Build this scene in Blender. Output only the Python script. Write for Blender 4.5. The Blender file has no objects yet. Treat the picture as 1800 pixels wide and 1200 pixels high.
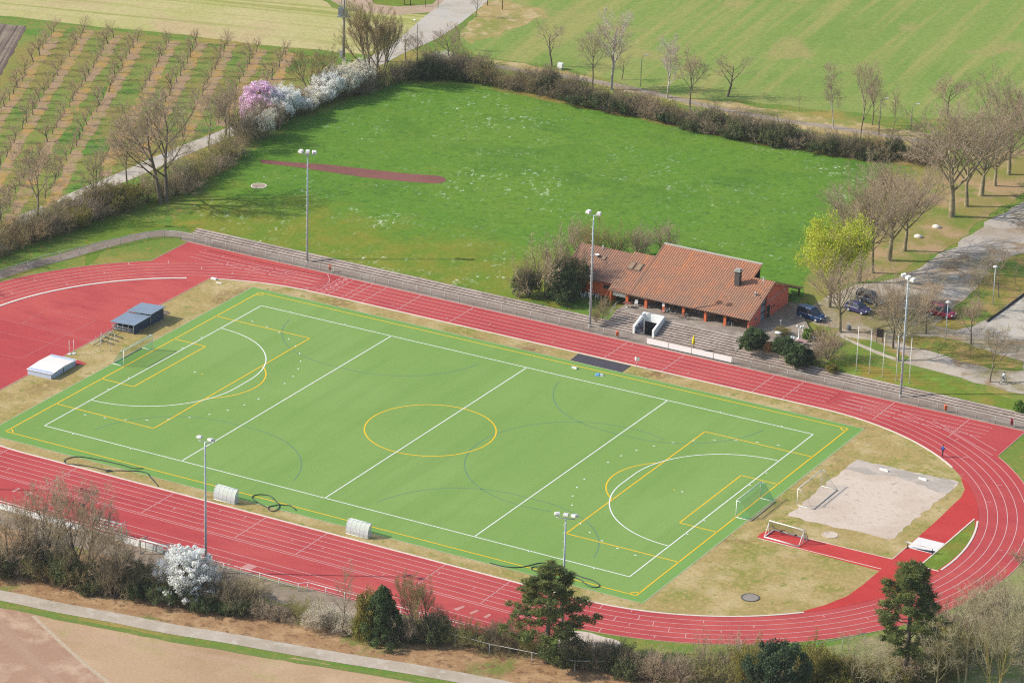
import bpy, math, random
from mathutils import Vector, Matrix
from mathutils.geometry import tessellate_polygon

S = bpy.context.scene
COL = S.collection
PI = math.pi
R = math.radians

# ------------------------------------------------------------------ camera (solved from the painted hockey pitch, 91.4 x 55 m)
CAM = Vector((240.61579, -413.960132, 202.640429))
EUL = (1.19447293, -0.0243086990, 0.513120214)
FPX = 6581.9013                       # focal length in pixels of an 1800 px wide picture
from mathutils import Euler
CROT = Euler(EUL, 'XYZ').to_matrix()

def lerp(x, xs, ys):
    if x <= xs[0]: return ys[0]
    for i in range(1, len(xs)):
        if x <= xs[i]:
            t = (x - xs[i-1]) / (xs[i] - xs[i-1])
            return ys[i-1] + t * (ys[i] - ys[i-1])
    return ys[-1]

def hh(x, y):
    """terrain height: the stadium floor is 0, the land behind the stand is higher"""
    a = lerp(y, [46, 69.6], [0, 1.5])
    b = lerp(y, [49.5, 49.6, 69.6], [0, .5, 1.5])
    w = min(1, max(0, (x + 76) / 3))
    return a * (1 - w) + b * w

def G(px, py, z=0.0):
    d = CROT @ Vector(((px - 900) / FPX, -(py - 600) / FPX, -1))
    t = (z - CAM.z) / d.z
    return CAM + d * t

def GT(px, py):
    z = 0.0
    for _ in range(30):
        p = G(px, py, z)
        z = .6 * z + .4 * hh(p.x, p.y)
    p = G(px, py, z); p.z = hh(p.x, p.y)
    return p

def project(p):
    c = CROT.transposed() @ (Vector(p) - CAM)
    return 900 + FPX * c.x / -c.z, 600 - FPX * c.y / -c.z

def height_of(base, py):
    """real height of something standing on base whose top is seen at picture row py"""
    lo, hi = 0.0, 60.0
    for _ in range(40):
        m = (lo + hi) / 2
        if project((base.x, base.y, base.z + m))[1] > py: lo = m
        else: hi = m
    return lo

def width_of(base, wpx):
    return wpx * (Vector(base) - CAM).length / FPX

# ------------------------------------------------------------------ mesh helpers
class MB:
    def __init__(s): s.v = []; s.f = []; s.m = []; s.sm = []
    def face(s, pts, mi=0, smooth=False):
        n = len(s.v); s.v += [tuple(p) for p in pts]; s.f.append(tuple(range(n, n + len(pts)))); s.m.append(mi); s.sm.append(smooth)
    def idx(s, vs, fs, mi=0, smooth=False):
        n = len(s.v); s.v += [tuple(p) for p in vs]
        for f in fs: s.f.append(tuple(n + i for i in f)); s.m.append(mi); s.sm.append(smooth)
    def box(s, c, size, rz=0, mi=0, rx=0, ry=0):
        M = Matrix.Translation(c) @ Matrix.Rotation(rz, 4, 'Z') @ Matrix.Rotation(ry, 4, 'Y') @ Matrix.Rotation(rx, 4, 'X')
        hx, hy, hz = [a / 2 for a in size]
        vs = [M @ Vector((x, y, z)) for x in (-hx, hx) for y in (-hy, hy) for z in (-hz, hz)]
        s.idx(vs, [(0, 1, 3, 2), (4, 6, 7, 5), (0, 4, 5, 1), (2, 3, 7, 6), (0, 2, 6, 4), (1, 5, 7, 3)], mi)
    def bbox(s, x0, x1, y0, y1, z0, z1, mi=0):
        s.box(((x0+x1)/2, (y0+y1)/2, (z0+z1)/2), (x1-x0, y1-y0, z1-z0), 0, mi)
    def tube(s, pts, rads, n=6, mi=0, cap=True, smooth=True):
        pts = [Vector(p) for p in pts]
        if not isinstance(rads, (list, tuple)): rads = [rads] * len(pts)
        vs = []; prev = None
        for i, p in enumerate(pts):
            d = (pts[min(i+1, len(pts)-1)] - pts[max(i-1, 0)])
            if d.length < 1e-9: d = Vector((0, 0, 1))
            d.normalize()
            if prev is None:
                a = Vector((0, 0, 1)) if abs(d.z) < .9 else Vector((1, 0, 0))
                u = d.cross(a).normalized()
            else:
                u = (prev - d * prev.dot(d))
                u = u.normalized() if u.length > 1e-6 else d.orthogonal().normalized()
            prev = u; w = d.cross(u)
            for k in range(n):
                t = 2 * PI * k / n
                vs.append(p + (u * math.cos(t) + w * math.sin(t)) * rads[i])
        fs = []
        for i in range(len(pts) - 1):
            for k in range(n):
                a = i*n + k; b = i*n + (k+1) % n
                fs.append((a, b, b + n, a + n))
        s.idx(vs, fs, mi, smooth)
        if cap:
            n0 = len(s.v) - len(vs)
            s.f.append(tuple(n0 + k for k in reversed(range(n)))); s.m.append(mi); s.sm.append(False)
            s.f.append(tuple(n0 + len(vs) - n + k for k in range(n))); s.m.append(mi); s.sm.append(False)
    def prism(s, poly, z0, z1, mi=0, mside=None):
        n = len(poly); ar = sum(poly[i][0]*poly[(i+1)%n][1] - poly[(i+1)%n][0]*poly[i][1] for i in range(n))
        if ar < 0: poly = poly[::-1]
        vs = [(x, y, z0) for x, y in poly] + [(x, y, z1) for x, y in poly]
        s.idx(vs, [(i, (i+1) % n, n + (i+1) % n, n + i) for i in range(n)], mi if mside is None else mside)
        tr = tessellate_polygon([[Vector((x, y, 0)) for x, y in poly]])
        s.idx([(x, y, z1) for x, y in poly], [t for t in tr], mi)
        s.idx([(x, y, z0) for x, y in poly], [t[::-1] for t in tr], mi)
    def extr(s, prof, a, b, axis='x', mi=0):
        """extrude a closed profile given in the other two axes from a to b"""
        f = (lambda u, v, t: (t, u, v)) if axis == 'x' else (lambda u, v, t: (u, t, v))
        n = len(prof)
        vs = [f(u, v, a) for u, v in prof] + [f(u, v, b) for u, v in prof]
        s.idx(vs, [(i, (i+1) % n, n + (i+1) % n, n + i) for i in range(n)], mi)
        tr = tessellate_polygon([[Vector((u, v, 0)) for u, v in prof]])
        s.idx(vs[:n], [t[::-1] for t in tr], mi); s.idx(vs[n:], [t for t in tr], mi)
    def lathe(s, prof, n=12, mi=0, c=(0, 0, 0)):
        vs = []
        for r, z in prof:
            for k in range(n): vs.append((c[0] + r*math.cos(2*PI*k/n), c[1] + r*math.sin(2*PI*k/n), c[2] + z))
        fs = [(i*n+k, i*n+(k+1) % n, (i+1)*n+(k+1) % n, (i+1)*n+k) for i in range(len(prof)-1) for k in range(n)]
        s.idx(vs, fs, mi, True)
    def build(s, name, mats, parent=None, loc=None, fix=False):
        me = bpy.data.meshes.new(name)
        me.from_pydata(s.v, [], s.f)
        if not isinstance(mats, (list, tuple)): mats = [mats]
        for m in mats: me.materials.append(m)
        if len(mats) > 1: me.polygons.foreach_set('material_index', s.m)
        me.polygons.foreach_set('use_smooth', s.sm)
        if fix:
            import bmesh
            bm = bmesh.new(); bm.from_mesh(me); bmesh.ops.remove_doubles(bm, verts=bm.verts, dist=1e-4)
            bmesh.ops.recalc_face_normals(bm, faces=bm.faces); bm.to_mesh(me); bm.free()
        me.update()
        o = bpy.data.objects.new(name, me); COL.objects.link(o)
        if parent: o.parent = parent
        if loc is not None: o.location = loc
        return o

def tag(o, label=None, cat=None, group=None, kind=None):
    if label: o['label'] = label
    if cat: o['category'] = cat
    if group: o['group'] = group
    if kind: o['kind'] = kind
    return o

def thing(name, label, cat, loc=(0, 0, 0), rz=0, group=None, scale=None):
    o = bpy.data.objects.new(name, None); COL.objects.link(o)
    o.empty_display_size = .3
    o.location = loc; o.rotation_euler = (0, 0, rz)
    if scale: o.scale = scale
    return tag(o, label, cat, group)

def copy_tree(o, parent=None):
    c = o.copy(); COL.objects.link(c)
    for k in list(c.keys()):
        if parent is None and k in ('label', 'group'): del c[k]
    if parent: c.parent = parent
    for ch in list(o.children): copy_tree(ch, c)
    return c

def clip(poly, ax, v, keep_low):
    out = []
    n = len(poly)
    for i in range(n):
        a, b = poly[i], poly[(i+1) % n]
        ia = (a[ax] <= v) == keep_low or a[ax] == v; ib = (b[ax] <= v) == keep_low or b[ax] == v
        if ia: out.append(a)
        if ia != ib:
            t = (v - a[ax]) / (b[ax] - a[ax])
            out.append((a[0] + t*(b[0]-a[0]), a[1] + t*(b[1]-a[1])))
    return out

def drape(mb, poly, off, mi=0):
    """lay a polygon (x, y) on the terrain, off metres above it"""
    poly = [(float(p[0]), float(p[1])) for p in poly]
    tris = tessellate_polygon([[Vector((x, y, 0)) for x, y in poly]])
    for t in tris:
        q = [[poly[i] for i in t]]
        for ax, v in ((1, 46), (1, 49.5), (1, 49.6), (1, 69.6), (0, -76), (0, -73)):
            nq = []
            for p in q:
                lo = min(a[ax] for a in p); hi = max(a[ax] for a in p)
                if lo < v - 1e-6 and hi > v + 1e-6: nq += [clip(p, ax, v, True), clip(p, ax, v, False)]
                else: nq.append(p)
            q = [p for p in nq if len(p) > 2]
        for p in q:
            ar = sum(p[i][0]*p[(i+1) % len(p)][1] - p[(i+1) % len(p)][0]*p[i][1] for i in range(len(p)))
            if abs(ar) < 1e-6: continue
            if ar < 0: p = p[::-1]
            cx = sum(a[0] for a in p)/len(p); cy = sum(a[1] for a in p)/len(p)
            mb.face([(x, y, hh(x + (cx-x)*1e-4, y + (cy-y)*1e-4) + off) for x, y in p], mi)

def rough(poly, step=2.0, amp=.5, seed=1):
    rng = random.Random(seed); out = []
    n = len(poly)
    for i in range(n):
        a, b = poly[i], poly[(i+1) % n]
        L = math.hypot(b[0]-a[0], b[1]-a[1]); k = max(1, min(160, int(L/step)))
        nx, ny = ((b[1]-a[1])/max(L, 1e-6), -(b[0]-a[0])/max(L, 1e-6))
        for j in range(k):
            t = j/k; o = rng.uniform(-amp, amp) * (1 if j else .4)
            out.append((a[0]+t*(b[0]-a[0])+nx*o, a[1]+t*(b[1]-a[1])+ny*o))
    return out

def pix(*pts): return [GT(*p)[:2] for p in pts]

def sheet(name, polys, off, mat, kind='structure', **kw):
    mb = MB()
    for p in polys: drape(mb, p, off)
    return tag(mb.build(name, mat), kind=kind, **kw)

def band(path, w):
    """left and right outline of a strip w wide along a path (w may be a list)"""
    L = []; Rr = []
    for i, p in enumerate(path):
        a = path[max(i-1, 0)]; b = path[min(i+1, len(path)-1)]
        d = Vector((b[0]-a[0], b[1]-a[1])).normalized(); n = Vector((-d.y, d.x))
        ww = w[i] if isinstance(w, (list, tuple)) else w
        L.append((p[0]+n.x*ww/2, p[1]+n.y*ww/2)); Rr.append((p[0]-n.x*ww/2, p[1]-n.y*ww/2))
    return L, Rr

def strip(mb, path, w, off, mi=0):
    L, Rr = band(path, w)
    for i in range(len(path)-1):
        drape(mb, [L[i], Rr[i], Rr[i+1], L[i+1]], off, mi)

def arc(cx, cy, r, a0, a1, n=48):
    return [(cx + r*math.cos(R(a0 + (a1-a0)*i/n)), cy + r*math.sin(R(a0 + (a1-a0)*i/n))) for i in range(n+1)]

def smooth_path(pts, k=6):
    out = []
    n = len(pts)
    for i in range(n-1):
        p0 = Vector(pts[max(i-1, 0)][:2]); p1 = Vector(pts[i][:2]); p2 = Vector(pts[i+1][:2]); p3 = Vector(pts[min(i+2, n-1)][:2])
        for j in range(k):
            t = j/k
            out.append(tuple(.5*((2*p1) + (-p0+p2)*t + (2*p0-5*p1+4*p2-p3)*t*t + (-p0+3*p1-3*p2+p3)*t**3)))
    out.append(tuple(pts[-1][:2]))
    return out

# ------------------------------------------------------------------ materials
def lin(c): return c/12.92 if c <= .04045 else ((c+.055)/1.055)**2.4
KALB = 0.60
def C(r, g, b, k=None):
    k = KALB if k is None else k
    return (min(.85, lin(r/255)*k), min(.85, lin(g/255)*k), min(.85, lin(b/255)*k), 1)

def new_mat(name):
    m = bpy.data.materials.new(name); m.use_nodes = True
    nt = m.node_tree; nt.nodes.clear()
    out = nt.nodes.new('ShaderNodeOutputMaterial'); b = nt.nodes.new('ShaderNodeBsdfPrincipled')
    nt.links.new(b.outputs[0], out.inputs[0])
    b.inputs['Specular IOR Level'].default_value = .25
    return m, nt, b

def noise(nt, scale, detail=4, rough_=.6, vec=None, dist=0):
    n = nt.nodes.new('ShaderNodeTexNoise'); n.inputs['Scale'].default_value = scale
    n.inputs['Detail'].default_value = detail; n.inputs['Roughness'].default_value = rough_; n.inputs['Distortion'].default_value = dist
    if vec is not None: nt.links.new(vec, n.inputs['Vector'])
    return n.outputs['Fac']

def ramp(nt, fac, stops, interp='LINEAR'):
    r = nt.nodes.new('ShaderNodeValToRGB'); r.color_ramp.interpolation = interp
    e = r.color_ramp.elements
    while len(e) < len(stops): e.new(.5)
    for i, (p, c) in enumerate(stops): e[i].position = p; e[i].color = c
    nt.links.new(fac, r.inputs[0]); return r.outputs[0]

def mixc(nt, fac, a, b, mode='MIX'):
    m = nt.nodes.new('ShaderNodeMix'); m.data_type = 'RGBA'; m.blend_type = mode
    for sock, val in ((0, fac), (6, a), (7, b)):
        if isinstance(val, (int, float)): m.inputs[sock].default_value = val
        elif isinstance(val, tuple): m.inputs[sock].default_value = val
        else: nt.links.new(val, m.inputs[sock])
    return m.outputs[2]

def mathn(nt, op, a, b=None):
    m = nt.nodes.new('ShaderNodeMath'); m.operation = op
    for i, v in enumerate((a, b)):
        if v is None: continue
        if isinstance(v, (int, float)): m.inputs[i].default_value = v
        else: nt.links.new(v, m.inputs[i])
    return m.outputs[0]

def wpos(nt, scale=(1, 1, 1), rot=(0, 0, 0)):
    g = nt.nodes.new('ShaderNodeNewGeometry'); mp = nt.nodes.new('ShaderNodeMapping')
    mp.inputs['Scale'].default_value = scale; mp.inputs['Rotation'].default_value = rot
    nt.links.new(g.outputs['Position'], mp.inputs['Vector']); return mp.outputs[0]

def along(nt, sl, ss, ang):
    """world coordinates turned so that x runs along ang, then squeezed: sl along, ss across"""
    g = nt.nodes.new('ShaderNodeNewGeometry'); mp = nt.nodes.new('ShaderNodeMapping'); mp.vector_type = 'TEXTURE'
    mp.inputs['Rotation'].default_value = (0, 0, ang); mp.inputs['Scale'].default_value = (1/sl, 1/ss, 1)
    nt.links.new(g.outputs['Position'], mp.inputs['Vector']); return mp.outputs[0]

W1, B1 = (1, 1, 1, 1), (0, 0, 0, 1)

def ground_mat(name, base, alts, fine=1.2, finec=.35, roughness=.95, streak=None, bump=.0):
    """base colour, then patches of other colours: alts = [(colour, noise scale, lo, hi)], with fine grain on top"""
    m, nt, b = new_mat(name)
    v = wpos(nt); col = base
    for i, (c, sc, lo, hi) in enumerate(alts):
        vv = wpos(nt, (1, 1, 1), (0, 0, .6*i + .2)) if i else v
        f = noise(nt, sc, 5, .62, vv, .3)
        mask = ramp(nt, f, [(lo, B1), (hi, W1)])
        col = mixc(nt, mask, col, c)
    if streak:
        c, ang, sl, ss, lo, hi = streak
        f = noise(nt, 1.0, 4, .6, along(nt, sl, ss, ang))
        col = mixc(nt, ramp(nt, f, [(lo, B1), (hi, W1)]), col, c)
    f1 = noise(nt, fine, 6, .75, v)
    d = 1 - finec; u = 1 + finec
    g = ramp(nt, f1, [(.25, (d, d, d, 1)), (.75, (u, u, u, 1))])
    col = mixc(nt, 1.0, col, g, 'MULTIPLY')
    nt.links.new(col, b.inputs['Base Color'])
    b.inputs['Roughness'].default_value = roughness
    b.inputs['Specular IOR Level'].default_value = .1
    if bump:
        bp = nt.nodes.new('ShaderNodeBump'); bp.inputs['Strength'].default_value = bump; bp.inputs['Distance'].default_value = .15
        nt.links.new(f1, bp.inputs['Height']); nt.links.new(bp.outputs[0], b.inputs['Normal'])
    return m

def plain(name, col, roughness=.6, var=.15, scale=2.0, metal=0, spec=.3):
    m, nt, b = new_mat(name)
    if var:
        f = noise(nt, scale, 5, .65, wpos(nt))
        g = ramp(nt, f, [(.3, (1-var, 1-var, 1-var, 1)), (.7, (1+var, 1+var, 1+var, 1))])
        nt.links.new(mixc(nt, 1.0, col, g, 'MULTIPLY'), b.inputs['Base Color'])
    else: b.inputs['Base Color'].default_value = col
    b.inputs['Roughness'].default_value = roughness; b.inputs['Metallic'].default_value = metal
    b.inputs['Specular IOR Level'].default_value = spec
    return m

def two_tone(name, a, c, scale=1.5, lo=.42, hi=.58, roughness=.8):
    """leaf or bark colour that wanders between two tones from clump to clump (object space)"""
    m, nt, b = new_mat(name)
    f = noise(nt, scale, 4, .65, wpos(nt))
    nt.links.new(ramp(nt, f, [(lo, a), (hi, c)]), b.inputs['Base Color'])
    b.inputs['Roughness'].default_value = roughness; b.inputs['Specular IOR Level'].default_value = .15
    return m

def leaf_mat(name, a, c, scale=1.5, lo=.42, hi=.58, thin=.4):
    """thin leaves or petals: two tones, part of the light passes through"""
    m = two_tone(name, a, c, scale, lo, hi); nt = m.node_tree
    b = [n for n in nt.nodes if n.type == 'BSDF_PRINCIPLED'][0]; src = b.inputs['Base Color'].links[0].from_socket
    tl = nt.nodes.new('ShaderNodeBsdfTranslucent'); nt.links.new(src, tl.inputs[0])
    mx = nt.nodes.new('ShaderNodeMixShader'); mx.inputs[0].default_value = thin
    nt.links.new(b.outputs[0], mx.inputs[1]); nt.links.new(tl.outputs[0], mx.inputs[2])
    nt.links.new(mx.outputs[0], [n for n in nt.nodes if n.type == 'OUTPUT_MATERIAL'][0].inputs[0])
    return m

def net_mat(name, col, cover):
    """netting too fine to resolve: a share of it is thread, the rest is open"""
    m, nt, b = new_mat(name)
    b.inputs['Base Color'].default_value = col; b.inputs['Roughness'].default_value = .8
    tr = nt.nodes.new('ShaderNodeBsdfTransparent'); mx = nt.nodes.new('ShaderNodeMixShader')
    mx.inputs[0].default_value = cover
    nt.links.new(tr.outputs[0], mx.inputs[1]); nt.links.new(b.outputs[0], mx.inputs[2])
    nt.links.new(mx.outputs[0], [n for n in nt.nodes if n.type == 'OUTPUT_MATERIAL'][0].inputs[0])
    return m

# ------------------------------------------------------------------ light, sky, camera
SUN_AZ, SUN_EL = 29.4, 34.8           # shadows run towards this azimuth
w = bpy.data.worlds.new('World'); S.world = w; w.use_nodes = True
nt = w.node_tree
bg = nt.nodes['Background']
sky = nt.nodes.new('ShaderNodeTexSky'); sky.sky_type = 'NISHITA'; sky.sun_disc = False
sky.sun_elevation = R(SUN_EL)
sd = Vector((-math.cos(R(SUN_AZ)) * math.cos(R(SUN_EL)), -math.sin(R(SUN_AZ)) * math.cos(R(SUN_EL)), math.sin(R(SUN_EL))))
sky.sun_rotation = math.atan2(sd.x, sd.y) % (2*PI)
sky.air_density = 1.2; sky.dust_density = 1.5
nt.links.new(sky.outputs[0], bg.inputs[0]); bg.inputs[1].default_value = .15
ld = bpy.data.lights.new('sun', 'SUN'); ld.energy = 4.0; ld.angle = R(.53); ld.color = (1, .95, .87)
lo = bpy.data.objects.new('sun', ld); COL.objects.link(lo)
lo.rotation_euler = (-sd).to_track_quat('-Z', 'Y').to_euler(); lo.location = sd * 400

# thin spring haze between the hill the camera stands on and the fields
def haze(density):
    m = bpy.data.materials.new('spring haze'); m.use_nodes = True; nt = m.node_tree; nt.nodes.clear()
    out = nt.nodes.new('ShaderNodeOutputMaterial'); v = nt.nodes.new('ShaderNodeVolumePrincipled')
    v.inputs['Color'].default_value = (.90, .93, .97, 1); v.inputs['Density'].default_value = density; v.inputs['Anisotropy'].default_value = .0
    nt.links.new(v.outputs[0], out.inputs['Volume'])
    mb = MB(); mb.bbox(-1500, 1500, -1500, 2300, -3.5, 215)
    o = mb.build('haze', m, None, None, True); o.display_type = 'WIRE'
    return tag(o, kind='stuff')
haze(.00004)
cd = bpy.data.cameras.new('camera'); cam = bpy.data.objects.new('camera', cd); COL.objects.link(cam)
cam.location = CAM; cam.rotation_euler = EUL
cd.sensor_fit = 'HORIZONTAL'; cd.sensor_width = 36; cd.lens = FPX * 36 / 1800; cd.clip_start = 5; cd.clip_end = 6000
S.camera = cam
S.view_settings.view_transform = 'Standard'; S.view_settings.look = 'None'
S.view_settings.gamma = 1; S.view_settings.exposure = .45
S.render.film_transparent = False
try:
    S.cycles.volume_bounces = 0; S.cycles.max_bounces = 6; S.cycles.transparent_max_bounces = 24; S.cycles.use_denoising = False; S.cycles.filter_width = 1.15
except Exception: pass
# ------------------------------------------------------------------ ground materials
M_ground = ground_mat('verge grass', C(128, 150, 62), [(C(186, 160, 88), .045, .50, .66), (C(112, 150, 58), .11, .52, .62), (C(176, 150, 78), .9, .55, .7)], 2.2, .28)
M_infield = ground_mat('dry infield grass', C(190, 166, 106), [(C(160, 158, 78), .10, .49, .62), (C(214, 190, 138), .16, .48, .62), (C(160, 128, 86), .07, .57, .68), (C(204, 178, 116), 1.1, .50, .62), (C(150, 154, 74), .6, .58, .68)], 2.6, .32)
def meadow_mat():
    m, nt, b = new_mat('mown meadow with daisies')
    v = wpos(nt)
    col = C(108, 152, 48)
    for c, sc, lo, hi, st in ((C(120, 156, 52), .03, .45, .62, 1), (C(92, 134, 44), .06, .52, .66, 1), (C(142, 162, 64), .25, .55, .75, .5), (C(86, 126, 44), .7, .5, .68, .8)):
        f = noise(nt, sc, 5, .62, v, .4)
        k = ramp(nt, f, [(lo, B1), (hi, (st, st, st, 1))]); col = mixc(nt, k, col, c)
    # mowing streaks
    s = noise(nt, 1, 3, .5, along(nt, .03, .55, R(8)))
    col = mixc(nt, ramp(nt, s, [(.46, B1), (.62, (.4, .4, .4, 1))]), col, C(116, 152, 54))
    # towards the bank above the stand the grass is thinner and olive
    sp_ = nt.nodes.new('ShaderNodeSeparateXYZ'); nt.links.new(wpos(nt), sp_.inputs[0])
    mr = nt.nodes.new('ShaderNodeMapRange'); mr.inputs[1].default_value = 76; mr.inputs[2].default_value = 50; nt.links.new(sp_.outputs[1], mr.inputs[0])
    e_ = mathn(nt, 'ADD', mr.outputs[0], mathn(nt, 'MULTIPLY', noise(nt, .09, 5, .6, wpos(nt), .4), .9))
    col = mixc(nt, ramp(nt, e_, [(.72, B1), (1.25, (.85, .85, .85, 1))]), col, mixc(nt, ramp(nt, noise(nt, .2, 5, .65, wpos(nt)), [(.4, B1), (.62, W1)]), C(124, 148, 48), C(154, 150, 56)))
    f1 = noise(nt, 1.5, 7, .82, v)
    col = mixc(nt, 1, col, ramp(nt, f1, [(.25, (.70, .73, .70, 1)), (.75, (1.30, 1.27, 1.30, 1))]), 'MULTIPLY')
    # drifts of daisies: small clumps, dense in some places only
    patch = noise(nt, .055, 4, .6, wpos(nt, (1, 1, 1), (0, 0, .5)), .3)
    drift = noise(nt, .35, 4, .65, v)
    fl = noise(nt, 1.15, 2, .5, wpos(nt, (1.2, .75, 1), (0, 0, .9)))
    sp = noise(nt, 3.2, 2, .6, v)
    d = mathn(nt, 'MULTIPLY', ramp(nt, patch, [(.46, (.10, .10, .10, 1)), (.60, W1)]), ramp(nt, drift, [(.48, (.06, .06, .06, 1)), (.62, W1)]))
    d = mathn(nt, 'MULTIPLY', d, ramp(nt, fl, [(.53, B1), (.66, (.8, .8, .8, 1))]))
    d = mathn(nt, 'MULTIPLY', d, ramp(nt, sp, [(.46, B1), (.58, W1)]))
    col = mixc(nt, d, col, C(240, 246, 218, .8))
    nt.links.new(col, b.inputs['Base Color']); b.inputs['Roughness'].default_value = .95; b.inputs['Specular IOR Level'].default_value = .08
    return m
M_meadow = meadow_mat()
M_verge = ground_mat('yellowed meadow edge', C(164, 148, 74), [(C(122, 144, 60), .16, .46, .58), (C(188, 156, 96), .3, .50, .64)], 2.4, .3)
M_olive = ground_mat('olive lawn grass', C(120, 146, 50), [(C(160, 148, 58), .09, .47, .60), (C(96, 140, 48), .2, .54, .64)], 2.2, .28)  # olive is the grass's own colour near the bank
M_lawn = ground_mat('lawn', C(124, 146, 50), [(C(164, 146, 66), .08, .47, .60), (C(138, 164, 64), .3, .52, .66)], 2.2, .26)
M_stubble = ground_mat('stubble field', C(214, 200, 140), [(C(198, 194, 118), .03, .46, .60), (C(214, 190, 140), .05, .52, .64)], 1.6, .22, streak=(C(176, 176, 96), R(15), .012, .5, .50, .62))
M_field = ground_mat('spring pasture', C(146, 168, 82), [(C(134, 162, 74), .025, .46, .6), (C(168, 172, 96), .02, .52, .66), (C(186, 168, 108), .05, .60, .72)], 1.2, .24, streak=(C(174, 172, 98), R(97), .014, .34, .46, .64))
M_orchard = ground_mat('orchard grass', C(142, 156, 74), [(C(160, 150, 78), .06, .46, .58), (C(108, 150, 58), .09, .54, .64), (C(168, 146, 86), .5, .54, .66)], 2.0, .28)
M_mulch = ground_mat('bare strip under the fruit trees', C(188, 158, 122), [(C(198, 160, 92), .16, .47, .56), (C(160, 154, 86), .3, .50, .62), (C(184, 152, 118), .5, .5, .62)], 2.0, .3)
M_plough = ground_mat('ploughed soil', C(150, 132, 116), [(C(168, 150, 130), .2, .46, .6)], 2.4, .3, streak=(C(112, 96, 88), R(-63), .01, .75, .47, .56))
M_gravel = ground_mat('pale gravel', C(206, 192, 176), [(C(188, 172, 150), .08, .47, .62), (C(214, 202, 188), .2, .52, .64), (C(160, 148, 98), .07, .50, .62), (C(176, 150, 118), .2, .52, .64)], 2.2, .2)
M_road = ground_mat('concrete farm road', C(218, 206, 188), [(C(198, 186, 166), .1, .48, .62), (C(214, 206, 194), .4, .5, .62)], 2.0, .14)
M_asphalt = ground_mat('worn path', C(212, 196, 176), [(C(196, 180, 158), .12, .47, .62), (C(220, 208, 190), .5, .52, .64)], 2.5, .12)
M_soil = ground_mat('dry field soil', C(212, 178, 140), [(C(194, 160, 122), .06, .46, .64), (C(222, 190, 152), .10, .52, .66), (C(178, 174, 104), .09, .55, .70)], 3.0, .2, streak=(C(212, 176, 146), R(9), .03, .4, .5, .7))
M_tilled = ground_mat('rolled field soil', C(196, 156, 128), [(C(188, 148, 122), .05, .46, .66), (C(222, 188, 158), .2, .5, .66)], 3.5, .2, streak=(C(200, 164, 138), R(-29), .015, .5, .5, .66))
M_bank = ground_mat('bare bank gravel', C(166, 148, 128), [(C(150, 138, 96), .14, .50, .62), (C(184, 162, 136), .4, .5, .62)], 2.6, .25)
M_litter = ground_mat('leaf litter', C(186, 146, 106), [(C(208, 170, 126), .3, .46, .6), (C(140, 144, 76), .12, .54, .63), (C(150, 114, 82), .8, .52, .64)], 3.0, .38)
M_apron = ground_mat('gravel apron', C(178, 158, 142), [(C(160, 140, 124), .1, .46, .6), (C(186, 172, 156), .35, .5, .62)], 2.6, .14)
M_sand = ground_mat('sand', C(238, 218, 198), [(C(228, 206, 184), .12, .46, .6), (C(202, 182, 158), 1.2, .56, .70)], 3.2, .16)
M_sandgrey = ground_mat('damp grey sand', C(198, 186, 172), [(C(222, 206, 190), .3, .46, .6)], 3.0, .15)

def tartan(name, col, worn, dark):
    m, nt, b = new_mat(name)
    v = wpos(nt)
    c = mixc(nt, ramp(nt, noise(nt, .025, 4, .6, v, .4), [(.42, B1), (.64, W1)]), col, worn)
    c = mixc(nt, ramp(nt, noise(nt, .35, 5, .7, wpos(nt, (.35, 1, 1))), [(.46, B1), (.70, (.75, .75, .75, 1))]), c, dark)
    c = mixc(nt, ramp(nt, noise(nt, 1.4, 5, .7, v), [(.54, B1), (.76, (.45, .45, .45, 1))]), c, worn)
    g = ramp(nt, noise(nt, 5, 4, .8, v), [(.25, (.9, .9, .9, 1)), (.75, (1.1, 1.1, 1.1, 1))])
    nt.links.new(mixc(nt, 1, c, g, 'MULTIPLY'), b.inputs['Base Color'])
    b.inputs['Roughness'].default_value = .9; b.inputs['Specular IOR Level'].default_value = .15
    return m
M_track = tartan('red running track', C(208, 82, 82), C(220, 102, 95), C(192, 72, 78))
M_runway = tartan('red runway', C(216, 68, 64), C(222, 80, 74), C(204, 62, 62))
M_oldred = tartan('old red runway', C(150, 96, 88), C(166, 108, 96), C(128, 90, 78))
def turf_mat(name, a, c, dk):
    m, nt, b = new_mat(name)
    v = wpos(nt)
    col = mixc(nt, ramp(nt, noise(nt, .035, 4, .6, v, .5), [(.42, B1), (.62, W1)]), a, c)
    col = mixc(nt, ramp(nt, noise(nt, 1, 4, .6, wpos(nt, (.25, .02, 1))), [(.48, B1), (.62, (.5, .5, .5, 1))]), col, dk)
    g = ramp(nt, noise(nt, 3.0, 5, .75, v), [(.25, (.93, .93, .93, 1)), (.75, (1.07, 1.07, 1.07, 1))])
    nt.links.new(mixc(nt, 1, col, g, 'MULTIPLY'), b.inputs['Base Color'])
    b.inputs['Roughness'].default_value = .85; b.inputs['Specular IOR Level'].default_value = .2
    return m
M_pitch = turf_mat('sand-filled turf', C(142, 178, 88), C(150, 183, 96), C(134, 171, 82))
M_pitchrim = turf_mat('darker turf border', C(134, 178, 86), C(140, 183, 92), C(130, 174, 82))
M_white = plain('white line paint', C(236, 236, 228, .8), .7, .06, 1.0)
M_lane = plain('worn lane paint', C(228, 184, 178, .72), .7, .10, .6)
M_yellow = plain('yellow line paint', C(240, 192, 24, .8), .7, .06, 1.0)
M_blue = plain('faded blue line paint', C(116, 156, 116, .6), .8, .10, .5)
M_kerb = plain('pale kerb', C(232, 218, 204, .75), .8, .08, .5)
M_concrete = plain('concrete', C(178, 168, 154), .9, .14, 1.2)
M_dkrubber = plain('dark rubber', C(84, 80, 88), .9, .15, 1.5)

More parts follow.
